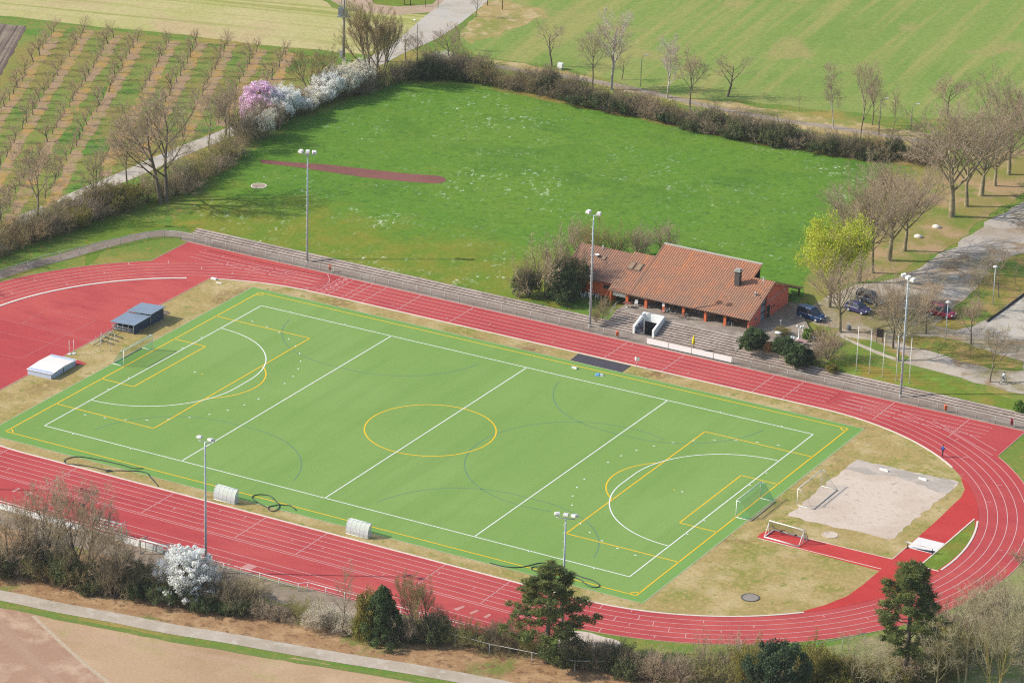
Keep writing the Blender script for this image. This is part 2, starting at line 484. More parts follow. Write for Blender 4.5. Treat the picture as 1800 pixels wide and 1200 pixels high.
# ------------------------------------------------------------------ terrain
def terrain():
    xs = [-1400, -500, -220, -150, -110, -90, -76, -73, -40, 0, 6.6, 9.95, 40, 70, 100, 160, 400, 1400]
    ys = [-1400, -400, -150, -100, -60, -30, 0, 30, 46, 48.1, 49.5, 49.6, 51.5, 60, 69.6, 90, 120, 180, 300, 500, 2200]
    mb = MB()
    for i in range(len(xs)-1):
        for j in range(len(ys)-1):
            if xs[i] == 6.6 and 48.0 < ys[j] < 51: continue        # the stair down to the changing rooms
            x0, x1, y0, y1 = xs[i], xs[i+1], ys[j], ys[j+1]
            mb.face([(x, y, hh(x, y)) for x, y in ((x0, y0), (x1, y0), (x1, y1), (x0, y1))])
    return tag(mb.build('ground', M_ground, fix=True), kind='structure')
terrain()

# ------------------------------------------------------------------ far fields
sheet('stubble_field', [rough(pix((-300, 20), (-60, 22), (0, 28), (150, 44), (300, 60), (450, 78), (590, 92), (640, 96), (690, 76), (735, 52), (765, 28), (600, 20), (560, -2), (520, -60), (-300, -90)), 3, .6, 2)], .012, M_stubble)
sheet('yard_paving', [pix((596, 10), (620, 19), (700, 27), (768, 21), (790, 4), (800, -10), (560, -12))], .02, ground_mat('yard paving', C(208, 178, 152), [(C(190, 170, 130), .2, .5, .62)], 2, .15))
sheet('yard_lawn', [pix((640, -12), (660, 8), (700, 12), (760, 8), (782, -14))], .03, M_lawn)
sheet('ploughed_field', [rough(pix((-120, 34), (0, 42), (46, 46), (40, 62), (10, 118), (-120, 330)), 2, .3, 3)], .014, M_plough)
sheet('orchard_ground', [rough(pix((-140, 60), (-40, 40), (0, 32), (80, 40), (300, 68), (480, 88), (580, 102), (600, 118), (560, 152), (500, 178), (420, 214), (320, 252), (200, 305), (100, 350), (0, 390), (-140, 450)), 3, .5, 4)], .010, M_orchard)
sheet('pasture', [rough(pix((848, -40), (832, 30), (808, 66), (836, 98), (900, 108), (1000, 122), (1100, 150), (1200, 172), (1300, 176), (1420, 192), (1560, 206), (1680, 212), (1800, 205), (2100, 240), (2300, -200), (900, -300)), 4, .8, 5)], .010, M_field)
sheet('dry_verge', [rough(pix((838, 98), (900, 110), (1000, 127), (1100, 152), (1200, 170), (1300, 182), (1420, 203), (1540, 219), (1640, 236), (1640, 262), (1500, 240), (1400, 226), (1300, 205), (1200, 184), (1120, 166), (1000, 138), (900, 120), (830, 112)), 2, .7, 6),
                    rough(pix((848, 8), (876, 0), (960, 20), (930, 38), (880, 60), (830, 78), (812, 66), (834, 34)), 2, .9, 7)], .016, ground_mat('straw verge', C(196, 170, 112), [(C(160, 160, 82), .12, .44, .6), (C(214, 188, 140), .4, .5, .62)], 2, .25))
road_c = smooth_path(pix((-120, 452), (-40, 420), (40, 386), (120, 352), (200, 318), (260, 292), (330, 262), (420, 226), (490, 192), (560, 156), (640, 118), (700, 86), (740, 64), (790, 26), (830, -8), (870, -45)), 4)
rw = [lerp(i/(len(road_c)-1), [0, .5, .72, .84, 1], [3.6, 3.6, 4.2, 7.6, 8.0]) for i in range(len(road_c))]
mb = MB(); strip(mb, road_c, rw, .022); tag(mb.build('farm_road', M_road), kind='structure')
path_c = smooth_path(pix((800, 104), (900, 122), (1000, 136), (1060, 146), (1130, 160), (1250, 188), (1350, 208), (1450, 222), (1540, 236), (1640, 252), (1720, 262)), 3)
mb = MB(); strip(mb, path_c, 2.0, .024); tag(mb.build('track_path', ground_mat('grey track', C(186, 168, 148), [(C(164, 150, 122), .2, .5, .62)], 2, .14)), kind='structure')

# meadow behind the clubhouse
sheet('olive_lawn', [rough(pix((150, 470), (180, 440), (260, 410), (330, 375), (360, 340), (420, 330), (520, 380), (620, 440), (740, 486), (860, 512), (960, 535)) + [(-8, 49.65), (-72.5, 49.65), (-86, 48), (-92, 46)], 3, .5, 8)], .012, M_olive)
sheet('meadow', [rough(pix((338, 366), (400, 300), (440, 268), (500, 232), (580, 196), (650, 162), (715, 146), (790, 148), (860, 158), (940, 172), (1020, 190), (1120, 208), (1230, 232), (1330, 252), (1430, 270), (1520, 284), (1552, 288), (1528, 320), (1490, 362), (1450, 410), (1420, 450), (1412, 500)) + [(23.6, 69), (0, 68), (-7.5, 62), (-7.5, 49.7), (-71, 49.7)], 3, .8, 9)], .02, M_meadow)
sheet('meadow_edge', [rough(pix((860, 156), (940, 172), (1020, 190), (1120, 208), (1230, 232), (1330, 252), (1430, 270), (1520, 284), (1552, 288), (1600, 292), (1660, 300), (1650, 284), (1560, 272), (1440, 255), (1330, 236), (1230, 218), (1120, 194), (1020, 178), (900, 160)), 2, .5, 10)], .028, M_verge)
sheet('old_runway', [pix((458, 281), (520, 286), (580, 290), (640, 297), (720, 306), (768, 309), (780, 312), (785, 316), (780, 321), (766, 323), (720, 320), (640, 312), (580, 303), (520, 294), (458, 287))], .032, M_oldred)

# right-hand lot
sheet('gravel_lot', [rough(pix((1830, 335), (1790, 360), (1742, 385), (1706, 412), (1668, 440), (1630, 462), (1590, 480), (1560, 492), (1530, 498), (1500, 500), (1470, 516), (1430, 535), (1412, 560), (1440, 572), (1478, 578), (1520, 592), (1570, 612), (1600, 634), (1640, 648), (1690, 664), (1740, 678), (1800, 692), (1900, 712), (1960, 560), (1900, 320)), 2, .6, 11)], .022, M_gravel)
sheet('garden_path', [pix((1468, 588), (1500, 604), (1540, 622), (1580, 636), (1620, 646), (1690, 664), (1690, 650), (1640, 634), (1590, 622), (1550, 606), (1500, 586), (1478, 576))], .030, M_asphalt)
sheet('grass_island', [rough(pix((1642, 572), (1690, 530), (1722, 500), (1744, 470), (1772, 452), (1800, 444), (1860, 440), (1860, 480), (1800, 514), (1770, 536), (1740, 560), (1712, 574), (1680, 580)), 1.5, .35, 12),
                       rough(pix((1566, 596), (1610, 590), (1650, 592), (1700, 604), (1750, 622), (1800, 636), (1800, 652), (1740, 648), (1690, 636), (1650, 622), (1610, 612)), 1.5, .35, 13),
                       rough(pix((1484, 592), (1516, 606), (1560, 624), (1590, 636), (1600, 628), (1570, 612), (1520, 596)), 1, .2, 16)], .034, M_verge)
sheet('avenue_verge', [rough(pix((1560, 300), (1640, 285), (1720, 268), (1800, 262), (1860, 262), (1860, 320), (1800, 340), (1742, 376), (1706, 404), (1668, 434), (1630, 456), (1590, 474), (1540, 490), (1490, 498), (1440, 512), (1420, 500), (1440, 440), (1490, 372)), 2, .6, 17)], .016, ground_mat('avenue verge', C(160, 150, 80), [(C(196, 164, 122), .09, .44, .58), (C(136, 148, 66), .14, .50, .62)], 2, .25))
sheet('flagpole_lawn', [rough(pix((1400, 642), (1440, 630), (1466, 626), (1490, 636), (1540, 645), (1590, 652), (1640, 655), (1690, 672), (1740, 690), (1800, 706), (1900, 728)) + [(130, 49.65), (27, 49.65)], 2, .3, 18)], .036, M_lawn)

# near bank, path and soil
NB = pix((-200, 985), (0, 1012), (150, 1045), (300, 1065), (430, 1085), (560, 1108), (700, 1130), (860, 1155), (1000, 1175), (1120, 1190), (1300, 1215))
path_n = smooth_path(pix((-160, 1020), (0, 1046), (100, 1067), (200, 1085), (300, 1105), (400, 1121), (500, 1139), (600, 1156), (720, 1175), (860, 1200), (1000, 1230)), 4)
sheet('leaf_litter', [rough(pix((-220, 880), (0, 925), (150, 965), (300, 1005), (420, 1050), (560, 1080), (700, 1100), (850, 1126), (1000, 1160), (1140, 1190), (1300, 1230), (1500, 1290), (1000, 1240), (860, 1192), (720, 1168), (500, 1132), (300, 1098), (100, 1060), (-160, 1012)), 1.5, .5, 19)], .012, M_litter)
sheet('bank_gravel', [rough([(-120, -52.3), (46.5, -52.3), (47, -54.6), (30, -57), (10, -57.5), (-20, -58.5), (-120, -60)], 2, .4, 60)], .010, M_bank)
sheet('field_soil', [rough(pix((-260, 1040), (0, 1064), (60, 1078), (160, 1096), (300, 1122), (460, 1150), (600, 1172), (760, 1200), (900, 1226), (1100, 1262), (1500, 1340), (1500, 1800), (-400, 1800)), 2, .5, 20)], .010, M_soil)
sheet('rolled_soil', [rough(pix((-260, 1044), (0, 1068), (56, 1080), (100, 1120), (150, 1165), (205, 1210), (300, 1300), (-400, 1400)), 2, .15, 21)], .018, M_tilled)
mb = MB(); strip(mb, smooth_path(pix((58, 1082), (100, 1122), (150, 1167), (205, 1212), (260, 1270)), 4), .55, .026)
tag(mb.build('furrow_ridge', plain('pale clods', C(214, 190, 160), .95, .25, 3)), kind='structure')
gs = smooth_path(pix((-160, 1038), (0, 1064), (100, 1085), (200, 1104), (300, 1124), (400, 1141), (500, 1158), (600, 1174), (720, 1194), (860, 1220)), 4)
L_, R_ = band(gs, .95)
sheet('grass_strip', [rough(L_ + R_[::-1], 1.2, .35, 22)], .030, ground_mat('strip grass', C(126, 148, 70), [(C(150, 152, 76), .3, .5, .62)], 2.5, .3))
mb = MB(); strip(mb, path_n, 2.7, .036); tag(mb.build('field_path', M_asphalt), kind='structure')

sheet('pale_undergrowth', [rough(pix((1250, 1150), (1400, 1146), (1500, 1132), (1600, 1100), (1700, 1050), (1780, 985), (1860, 900), (1900, 1300), (1250, 1300)), 2, .8, 71)], .008, ground_mat('pale undergrowth', C(158, 162, 96), [(C(176, 160, 116), .2, .46, .6), (C(136, 152, 78), .3, .5, .62)], 2.4, .35))
# ------------------------------------------------------------------ stadium surfaces
RI, RO, XC = 36.7, 44.5, 42.2
outer = [(70.5, 44.6)]
far_r = [(70.5, 44.6), (70.5, 34.6)]
ring_r = [p for p in arc(XC, 0, RO, 50.5, -90, 60)]
ring_l = [p for p in arc(-XC, 0, RO, 270, 129.5, 60)]
poly = far_r + ring_r + [(46.2, -44.6), (44.5, -52.2), (-120, -52.2), (-120, -44.5)] + ring_l + [(-70.5, 34.4), (-70.5, 44.6)]
sheet('running_track', [poly], .014, M_track)
infield = [(-58.6, 32.8)] + arc(-XC, 0, RI, 116, 90, 10) + arc(XC, 0, RI, 90, -90, 60) + arc(-XC, 0, RI, 270, 243.5, 8) + [(-58.6, -32.8)]
sheet('infield_grass', [infield], .022, M_infield)
sheet('turf_border', [[(-51.1, 33.4), (50.9, 33.2), (50.7, -33.6), (-51.0, -34.1)]], .032, M_pitchrim)
sheet('sports_pitch', [[(-49.0, 31.6), (49.0, 31.6), (49.0, -31.8), (-49.0, -31.8)]], .038, M_pitch)
mb = MB()
for a, c in (((-51.1, 33.4), (50.9, 33.2)), ((50.9, 33.2), (50.7, -33.6)), ((50.7, -33.6), (-51.0, -34.1)), ((-51.0, -34.1), (-51.1, 33.4))):
    strip(mb, [a, c], .14, .042)
tag(mb.build('turf_edging', plain('turf edging', C(190, 205, 160), .8, .1, 1)), kind='structure')

def lines(name, mat, segs, wd, off):
    mb = MB()
    for s_ in segs:
        run = [s_[0]]
        for i in range(1, len(s_)):
            run.append(s_[i])
            if i < len(s_)-1:
                a = Vector(s_[i][:2]) - Vector(s_[i-1][:2]); c = Vector(s_[i+1][:2]) - Vector(s_[i][:2])
                if a.length > 1e-6 and c.length > 1e-6 and a.angle(c) > .6: strip(mb, run, wd, off); run = [s_[i]]
        strip(mb, run, wd, off)
    return tag(mb.build(name, mat), kind='structure')
L, W = 45.7, 27.5
white = [[(-L, W), (L, W)], [(-L, -W), (L, -W)], [(-L, -W), (-L, W)], [(L, -W), (L, W)], [(0, -W), (0, W)], [(-22.9, -W), (-22.9, W)], [(22.9, -W), (22.9, W)]]
for sx in (-1, 1):
    a = [(sx*(L - 14.63*math.cos(R(t))), -1.83 - 14.63*math.sin(R(t))) for t in range(90, -1, -3)]
    c = [(sx*(L - 14.63*math.cos(R(t))), 1.83 + 14.63*math.sin(R(t))) for t in range(0, 91, 3)]
    white.append(a + c)
    for sy in (-1, 1):
        for d_ in (5, 10): white.append([(sx*L, sy*(1.83+d_)), (sx*(L+.45), sy*(1.83+d_))])
        white.append([(sx*(L-5), sy*W), (sx*(L-5), sy*(W+.4))]); white.append([(sx*(L-14.6), sy*W), (sx*(L-14.6), sy*(W+.4))])
lines('hockey_lines', M_white, white, .16, .050)
mb = MB()
for sx in (-1, 1):                                        # broken line 5 m outside each circle
    for sy in (-1, 1):
        for t in [4 + 8.7*i for i in range(11)]:
            if t > 90: continue
            q = [(sx*(L - 19.63*math.cos(R(u))), sy*(1.83 + 19.63*math.sin(R(u)))) for u in (t, t+1.15)]
            strip(mb, q, .17, .050)
    q = (sx*(L-6.475), 0)
    mb.face([(q[0]+.16*math.cos(k*PI/4), q[1]+.16*math.sin(k*PI/4), .050) for k in range(8)])
tag(mb.build('broken_circle_marks', M_white), kind='structure')
yel = [[(-49, 32), (49, 32)], [(-49, -32), (49, -32)], [(-49, -32), (-49, 32)], [(49, -32), (49, 32)], arc(0, 0, 9.15, 0, 360, 72)]
for sx in (-1, 1):
    yel += [[(sx*49, 20.2), (sx*32.5, 20.2), (sx*32.5, -20.2), (sx*49, -20.2)], [(sx*49, 9.2), (sx*43.5, 9.2), (sx*43.5, -9.2), (sx*49, -9.2)]]
    yel.append([(sx*(38 - 9.15*math.cos(R(t))), 9.15*math.sin(R(t))) for t in range(-53, 54, 4)])
    for sy in (-1, 1): yel.append([(sx*(49 - 1.0*math.cos(R(t))), sy*(32 - 1.0*math.sin(R(t)))) for t in range(0, 91, 15)])
    yel.append([(sx*38-.15, 0), (sx*38+.15, 0)])
lines('football_lines', M_yellow, yel, .19, .046)
blu = []
for sx in (-1, 1):
    for sy in (-1, 1):
        a = [(sx*22.85 - 1.83 - 14.63*math.sin(R(t)), sy*(W - 14.63*math.cos(R(t)))) for t in range(80, -1, -4)]
        c = [(sx*22.85 + 1.83 + 14.63*math.sin(R(t)), sy*(W - 14.63*math.cos(R(t)))) for t in range(0, 81, 4)]
        blu.append(a + c)
blu.append(arc(23.5, 0, 15.6, 70, 285, 40))
lines('small_field_lines', M_blue, blu, .16, .043)

# lanes
lane = []
for i in range(1, 6):
    r_ = RI + 1.3*i
    lane.append(arc(XC, 0, r_, 90, -90, 70) + arc(-XC, 0, r_, 270, 90, 70) + [(XC, r_)])
    if i > 1: lane.append([(-XC, r_), (-66.5, r_)]); lane.append([(XC, r_), (66, r_)])
lane.append([(-XC, 44.5)] + [(44, 44.5)])
lane.append([(-XC, 43.2), (-66, 43.2)])
lane += [[(-110, -44.5), (XC+2, -44.5)], [(-110, -44.95), (XC-2, -44.95)]]
lane += [[(-30, -48.6), (41, -48.6)], [(-30, -50.2), (42, -50.2)]]
def across(x, y0, y1, sl=0): lane.append([(x, y0), (x+sl, y1)])
for x in (-37.5, -36.4, -33.9, -27.8, -18.6, 7.6, 17.0, 31.6, 36.3, 50.5, 62): across(x, RI+.1, 44.4)
for x in (-42, -39.9): across(x, RI+.1, 44.4)
lane.append([(-44.6 + 2.2*math.sin(PI*(t/10)), RI + .2 + 7.5*t/10) for t in range(11)])
for x in (-45, -33.5, -17.8, -3.2, 6.2, 24, 33.5): across(x, -RI-.1, -44.4)
rngl = random.Random(5)
for x in range(-40, 40, 6):
    ln = rngl.randint(0, 5); across(x + rngl.uniform(-2, 2), -RI-1.3*ln-.1, -RI-1.3*ln-.75)
for i in range(12):
    ln = rngl.randint(0, 5); across(-62 + i*10 + rngl.uniform(-3, 3), RI+1.3*ln+.1, RI+1.3*ln+.7)
def stag(cx, ang, ln, f=1.0):
    lane.append([(cx + (RI+1.3*(ln+q))*math.cos(R(ang)), (RI+1.3*(ln+q))*math.sin(R(ang))) for q in (.06, .06 + .9*f)])
for k, (a_, ln, f) in enumerate([(-83, 0, 1), (-77, 0, .5), (-79, 2, 1), (-75, 1, 1), (-72, 2, 1), (-69, 3, 1), (-66, 4, 1), (-71, 5, .5), (-63, 1, .5), (-60, 3, .5), (-57, 5, 1), (-54, 2, .5), (-84, 4, 1), (-80, 5, 1), (-76, 3, .5),
                                 (-40, 1, .5), (-33, 3, .5), (-24, 2, .5), (-12, 4, .5), (8, 3, .5), (14, 5, .5), (30, 1, .6), (38, 3, .6), (44, 0, .5), (52, 2, 1), (60, 4, .6)]): stag(XC, a_, ln, f)
for a_, ln, f in [(126, 5, 1), (119, 3, 1), (114, 5, 1), (112, 2, .5), (108, 4, .5), (104, 3, .6), (101, 4, .6), (99, 1, .6), (134, 5, 1), (140, 3, .6), (150, 1, .6), (155, 4, .6), (163, 2, .6)]: stag(-XC, a_, ln, f)
lane += [pix((1660, 748), (1700, 762), (1752, 792)), pix((1640, 738), (1690, 768), (1745, 800))]
lines('lane_lines', M_lane, lane, .09, .026)
# edge kerbs stand a little proud of the surface
mb = MB()
def kerb(path, w_, z1, z0=.0):
    L_, R_ = band(path, w_)
    for i in range(len(path)-1): mb.prism([L_[i], L_[i+1], R_[i+1], R_[i]], z0, z1)
kerb([(-61.5, 31.2)] + [], .2, .07) if False else None
kerb(arc(-XC, 0, RI, 116, 90, 10) + [(x, RI) for x in range(-35, 42, 7)] + [(XC, RI)], .26, .07)
kerb(arc(XC, 0, RI, 90, 48, 14), .26, .07)
kerb(arc(XC, 0, RI, 20, -6.5, 8), .26, .07)
kerb(arc(XC, 0, RI, -43, -90, 16) + [(x, -RI) for x in range(35, -43, -7)] + arc(-XC, 0, RI, 270, 244, 8), .26, .07)
kerb(arc(-XC, 0, RI, 200, 122, 26), .42, .08)
tag(mb.build('track_kerb', M_kerb), kind='structure')
mb = MB()
kerb(arc(XC, 0, RO, 50, -86, 50), .1, .05); kerb([(70.5, 34.7), (70.5, 44.6)], .1, .05); kerb([(-70.5, 44.65), (70.5, 44.65)], .12, .05)
kerb(arc(-XC, 0, RO, 240, 129.5, 40), .1, .05); kerb([(-70.5, 34.4), (-70.5, 44.6)], .1, .05); kerb([(-58.6, -32), (-58.6, 33)], .12, .06)
kerb([(-120, -52.25), (44.5, -52.25)], .1, .05)
tag(mb.build('track_edging', plain('pinkish edging', C(224, 180, 164), .9, .1, 1)), kind='structure')
# faint court on the red semicircle
crt = [pix((37, 570), (82, 544), (168, 563), (37, 630), (0, 622)), pix((0, 560), (158, 598)), pix((0, 583), (130, 613)), pix((40, 566), (130, 588))]
lines('court_lines', plain('faint court paint', C(222, 140, 136, .7), .8, .1, 1), crt, .07, .026)
sheet('runway_patch', [pix((424, 996), (437, 990), (452, 996), (438, 1002)), pix((796, 1070), (814, 1064), (818, 1066), (803, 1073)), pix((824, 1077), (838, 1071), (842, 1073), (829, 1079)), pix((849, 1084), (860, 1078), (864, 1080), (855, 1086)), pix((20, 863), (33, 857), (36, 859), (24, 865)), pix((44, 869), (55, 864), (58, 866), (48, 871)), pix((360, 978), (375, 976), (372, 982))], .024, plain('worn board marks', C(226, 160, 150), .9, .1, 1))

# red runways, steeplechase lane, sand
cross = [(54.2, -7.9), (54.0, -6.6), (54.3, -5.3), (55.2, -4.7), (72.0, -4.6), (72.0, 10)] + [G(*q)[:2] for q in ((1667, 895), (1690, 873), (1696, 860), (1688, 838))] + arc(XC, 0, RI+.1, 40, -43, 40) + [G(*q)[:2] for q in ((1410, 1074), (1450, 1063), (1490, 1047), (1516, 1028), (1546, 1003))]
sheet('red_runway', [cross], .030, M_runway)
sheet('grass_sliver', [[G(*q)[:2] for q in ((1618, 994), (1648, 1002), (1668, 988), (1690, 969), (1706, 948), (1713, 930), (1714, 914), (1670, 950))]], .040, M_lawn)
mb = MB(); kerb([G(*q)[:2] for q in ((1617, 994), (1669, 950), (1713, 912))], .18, .08); kerb([G(*q)[:2] for q in ((1617, 995), (1650, 1004))], .15, .08)
kerb([(54.4, -8.0), (72, -8.05)], .1, .06); kerb([(55.2, -4.6), (71.95, -4.55)], .1, .06)
kerb([(72.0, -4.5), (72.0, 0)], .1, .06)
tag(mb.build('runway_kerb', M_kerb), kind='structure')
sheet('beach_sand', [rough([(54.5, 22.6), (69.6, 23.2), (69.6, 14), (69.3, 1.0), (62, .6), (54.6, .5), (54.4, 10)], .8, .28, 31)], .032, M_sand)
sheet('damp_sand', [rough([(54.6, 22.6), (69.6, 23.1), (69.5, 18.2), (66, 19.6), (61, 20.2), (57.6, 18.6), (54.6, 19.0)], .8, .3, 32)], .038, M_sandgrey)
sheet('jump_pit', [rough([G(*q)[:2] for q in ((985, 1104), (1040, 1112), (1088, 1126), (1096, 1132), (1076, 1142), (1048, 1150), (1000, 1148), (980, 1142))], .8, .12, 33)], .034, M_sand)
# apron in front of the stand
ap = [[(-72, 44.72), (6.6, 44.72), (6.6, 49.5), (-72, 49.5)], [(6.6, 44.72), (9.95, 44.72), (9.95, 48.1), (6.6, 48.1)], [(9.95, 44.72), (130, 44.72), (130, 49.5), (9.95, 49.5)]]
apl, apr = band(smooth_path([G(*q)[:2] for q in ((352, 419), (338, 416), (315, 412), (288, 411), (258, 413), (210, 424), (164, 436), (110, 452), (49, 468), (0, 484), (-60, 504))], 3), 2.6)
sheet('gravel_apron', ap, .018, M_apron)
sheet('curved_apron', [apl + apr[::-1]], .022, M_apron)
def disc(mb, c, r, z0, z1, mi=0, n=28): mb.prism([(c[0]+r*math.cos(2*PI*k/n), c[1]+r*math.sin(2*PI*k/n)) for k in range(n)], z0, z1, mi)
# ------------------------------------------------------------------ object materials
M_galv = plain('galvanised steel', C(216, 224, 228, .66), .5, .08, 1, .2, .4)
M_polegrey = plain('dull grey pole', C(150, 152, 148), .7, .1, 1)
M_lampbody = plain('lamp housing', C(226, 224, 218, .75), .5, .06, 1)
M_lampglass = plain('lamp glass', C(120, 130, 135), .2, 0, 1, 0, .5)
M_whitesteel = plain('white steel', C(238, 238, 232, .8), .5, .06, 1)
M_greysteel = plain('grey fence steel', C(206, 206, 198), .6, .1, 1)
M_orangewall = plain('orange render', C(236, 122, 76), .9, .10, .8)
M_redwall = plain('salmon render', C(240, 124, 106, .7), .9, .08, .8)
M_dkwood = plain('dark timber', C(66, 58, 54), .85, .15, 2)
M_glassdk = plain('dark window glass', C(52, 60, 74), .12, .1, .6, 0, .6)
M_framewhite = plain('pale window frame', C(206, 206, 210), .6, .05, 1)
M_panelwhite = plain('white panel', C(240, 240, 236, .78), .6, .05, .5)
M_black = plain('black rubber', C(52, 56, 62), .8, .1, 2)
M_hose = plain('black hose', C(62, 78, 78), .6, .1, 2)
M_zinc = plain('grey metal roof sheet', C(150, 166, 184), .55, .10, .7, .1, .4)
M_orangebin = plain('orange plastic', C(236, 112, 52, .75), .6, .06, 1)
M_greennet = net_mat('green goal net', C(64, 170, 128), .26)
M_greynet = net_mat('grey goal net', C(130, 140, 140), .30)
M_chain = net_mat('chain link', C(150, 146, 138), .26)
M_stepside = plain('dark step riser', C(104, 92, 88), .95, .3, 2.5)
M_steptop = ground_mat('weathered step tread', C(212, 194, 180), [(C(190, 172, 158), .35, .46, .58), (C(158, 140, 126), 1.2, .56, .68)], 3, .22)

M_board = plain('weathered board', C(206, 160, 136), .8, .1, 2)
def tile_mat(old=False):
    m, nt, b = new_mat('weathered clay roof tiles' if old else 'clay roof tiles')
    tc = nt.nodes.new('ShaderNodeTexCoord'); v = tc.outputs['Object']
    def map_(s, r=(0, 0, 0)):
        mp = nt.nodes.new('ShaderNodeMapping'); mp.inputs['Scale'].default_value = s; mp.inputs['Rotation'].default_value = r; nt.links.new(v, mp.inputs[0]); return mp.outputs[0]
    base = mixc(nt, ramp(nt, noise(nt, .35, 6, .7, v), [(.42, B1), (.58, W1)]), C(184, 138, 110) if old else C(212, 146, 108), C(164, 132, 110) if old else C(180, 142, 114))
    # newer, redder tiles towards the ridge; weathered ones lower down
    sep = nt.nodes.new('ShaderNodeSeparateXYZ'); nt.links.new(v, sep.inputs[0])
    up = nt.nodes.new('ShaderNodeMapRange'); up.inputs[1].default_value = 56; up.inputs[2].default_value = 65; nt.links.new(sep.outputs[1], up.inputs[0])
    base = mixc(nt, mathn(nt, 'MULTIPLY', up.outputs[0], .1 if old else .5), base, C(228, 146, 102))
    colv = noise(nt, 1, 3, .6, map_((1.1, .05, 0)))                # columns of replaced tiles
    base = mixc(nt, ramp(nt, colv, [(.56, B1), (.68, (.8, .8, .8, 1))]), base, C(238, 152, 94))
    base = mixc(nt, ramp(nt, noise(nt, 3.5, 3, .7, v), [(.40, B1), (.66, (.8, .8, .8, 1))]), base, C(150, 112, 96))
    wv = nt.nodes.new('ShaderNodeTexWave'); wv.wave_type = 'BANDS'; wv.bands_direction = 'X'; wv.inputs['Scale'].default_value = .80; wv.inputs['Distortion'].default_value = 0
    nt.links.new(v, wv.inputs[0])
    wy = nt.nodes.new('ShaderNodeTexWave'); wy.wave_type = 'BANDS'; wy.bands_direction = 'Y'; wy.wave_profile = 'SAW'; wy.inputs['Scale'].default_value = .9; nt.links.new(v, wy.inputs[0])
    # darker brown in the valleys between tile rolls
    base = mixc(nt, ramp(nt, wv.outputs['Fac'], [(.0, (.65, .65, .65, 1)), (.5, B1)]), base, C(124, 86, 72))
    h = mathn(nt, 'ADD', wv.outputs['Fac'], mathn(nt, 'MULTIPLY', wy.outputs['Fac'], .35))
    bp = nt.nodes.new('ShaderNodeBump'); bp.inputs['Strength'].default_value = .8; bp.inputs['Distance'].default_value = .07
    nt.links.new(h, bp.inputs['Height']); nt.links.new(bp.outputs[0], b.inputs['Normal'])
    nt.links.new(base, b.inputs['Base Color']); b.inputs['Roughness'].default_value = .85
    return m
M_tile = tile_mat(); M_tileold = tile_mat(True)

# ------------------------------------------------------------------ spectator steps
def steps(name, x0, x1, y0, n, depth, rise, z0=0.0, back=49.62, label='', gaps=False):
    t = MB()
    for i in range(n):
        ya = y0 + i*depth; yb = (y0 + (i+1)*depth) if i < n-1 else back
        if yb <= ya: yb = ya + depth
        zt = z0 + (i+1)*rise
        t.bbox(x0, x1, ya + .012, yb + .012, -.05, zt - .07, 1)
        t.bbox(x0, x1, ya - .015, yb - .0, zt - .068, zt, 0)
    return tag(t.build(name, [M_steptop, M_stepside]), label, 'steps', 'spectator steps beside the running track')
steps('spectator_steps', -72, 1.7, 47.95, 3, .56, .18, label='long low concrete steps along the meadow, from the fence bend to the railing')
steps('spectator_steps', 1.72, 6.36, 47.95, 8, .5, .1875, back=52.0, label='short tall flight of steps between the lamp post and the white stair walls')
steps('spectator_steps', 10.16, 23.3, 47.95, 8, .5, .1875, back=52.0, label='tall flight of steps in front of the clubhouse behind the white advertising boards')
steps('spectator_steps', 23.32, 130, 47.95, 3, .56, .18, label='long low concrete steps below the shrubs and the flagpole lawn')
mb = MB(); mb.prism([(1.75, 51.95), (6.36, 51.95), (6.36, 51.5), (10.16, 51.5), (10.16, 51.95), (23.3, 51.95), (24.6, 51.0), (33, 51.0), (33.6, 54), (33, 57.5), (30, 60), (27, 64), (27, 71), (1.75, 71)], -.2, 1.494)
tag(mb.build('terrace', ground_mat('terrace paving', C(178, 162, 146), [(C(160, 146, 132), .2, .46, .6), (C(192, 178, 162), .6, .5, .62)], 3, .12)), 'paved terrace in front of the clubhouse above the steps', 'terrace')
mb = MB()
for i in range(10): mb.box((24.2 + i*.95, 49.9 + .012*i, .55), (.93, .42, 1.0 + .12*(i % 3)), .05*((i % 4)-1.5))
tag(mb.build('retaining_wall', plain('rough stone', C(176, 160, 142), .95, .25, 1.5)), 'rough pale stone wall below the garden shrubs', 'wall')

# stair down to the changing rooms, white walls
st = thing('stairway_entrance', 'white walled stairway cut into the steps, leading down under the clubhouse terrace', 'stairway', (8.28, 48, 0))
def loc(mb): return mb
X0, X1 = -1.62, 1.62
wallp = [(0, -.3), (0, 1.16), (3.2, 2.3), (3.5, 2.3), (3.5, -1.6), (.4, -1.6)]
for xa, nm in ((X0-.16, 'side_wall'), (X1-.16+.0, 'side_wall')):
    m = MB(); m.extr(wallp, xa, xa+.32, 'x'); 
    m.build(nm, M_panelwhite, st)
m = MB(); m.bbox(X0+.16, X1-.16, 3.2, 3.5, 1.02, 2.3); m.build('lintel', M_panelwhite, st)
m = MB(); m.bbox(X0+.16, X1-.16, 3.38, 3.46, -1.7, 1.02)
m.build('door', plain('stairwell shade panel', C(40, 48, 52), .6, .2, 1), st)  # dark panel closes the opening; the deep stairwell's shade is put into its colour
m = MB()
for i in range(7): m.bbox(X0+.16, X1-.16, .15 + i*.46, .15 + (i+1)*.46, -1.9, -.02 - i*.2)
m.bbox(X0+.16, X1-.16, .0, .15, -.3, .02)
m.build('stair', plain('stair concrete', C(120, 116, 112), .9, .15, 2), st)
mu, nt_, b_ = new_mat('wall mural')
vv = wpos(nt_)
c_ = mixc(nt_, ramp(nt_, noise(nt_, 1.6, 3, .6, vv, 1.2), [(.45, B1), (.52, W1)], 'LINEAR'), C(200, 205, 214), C(84, 88, 104))
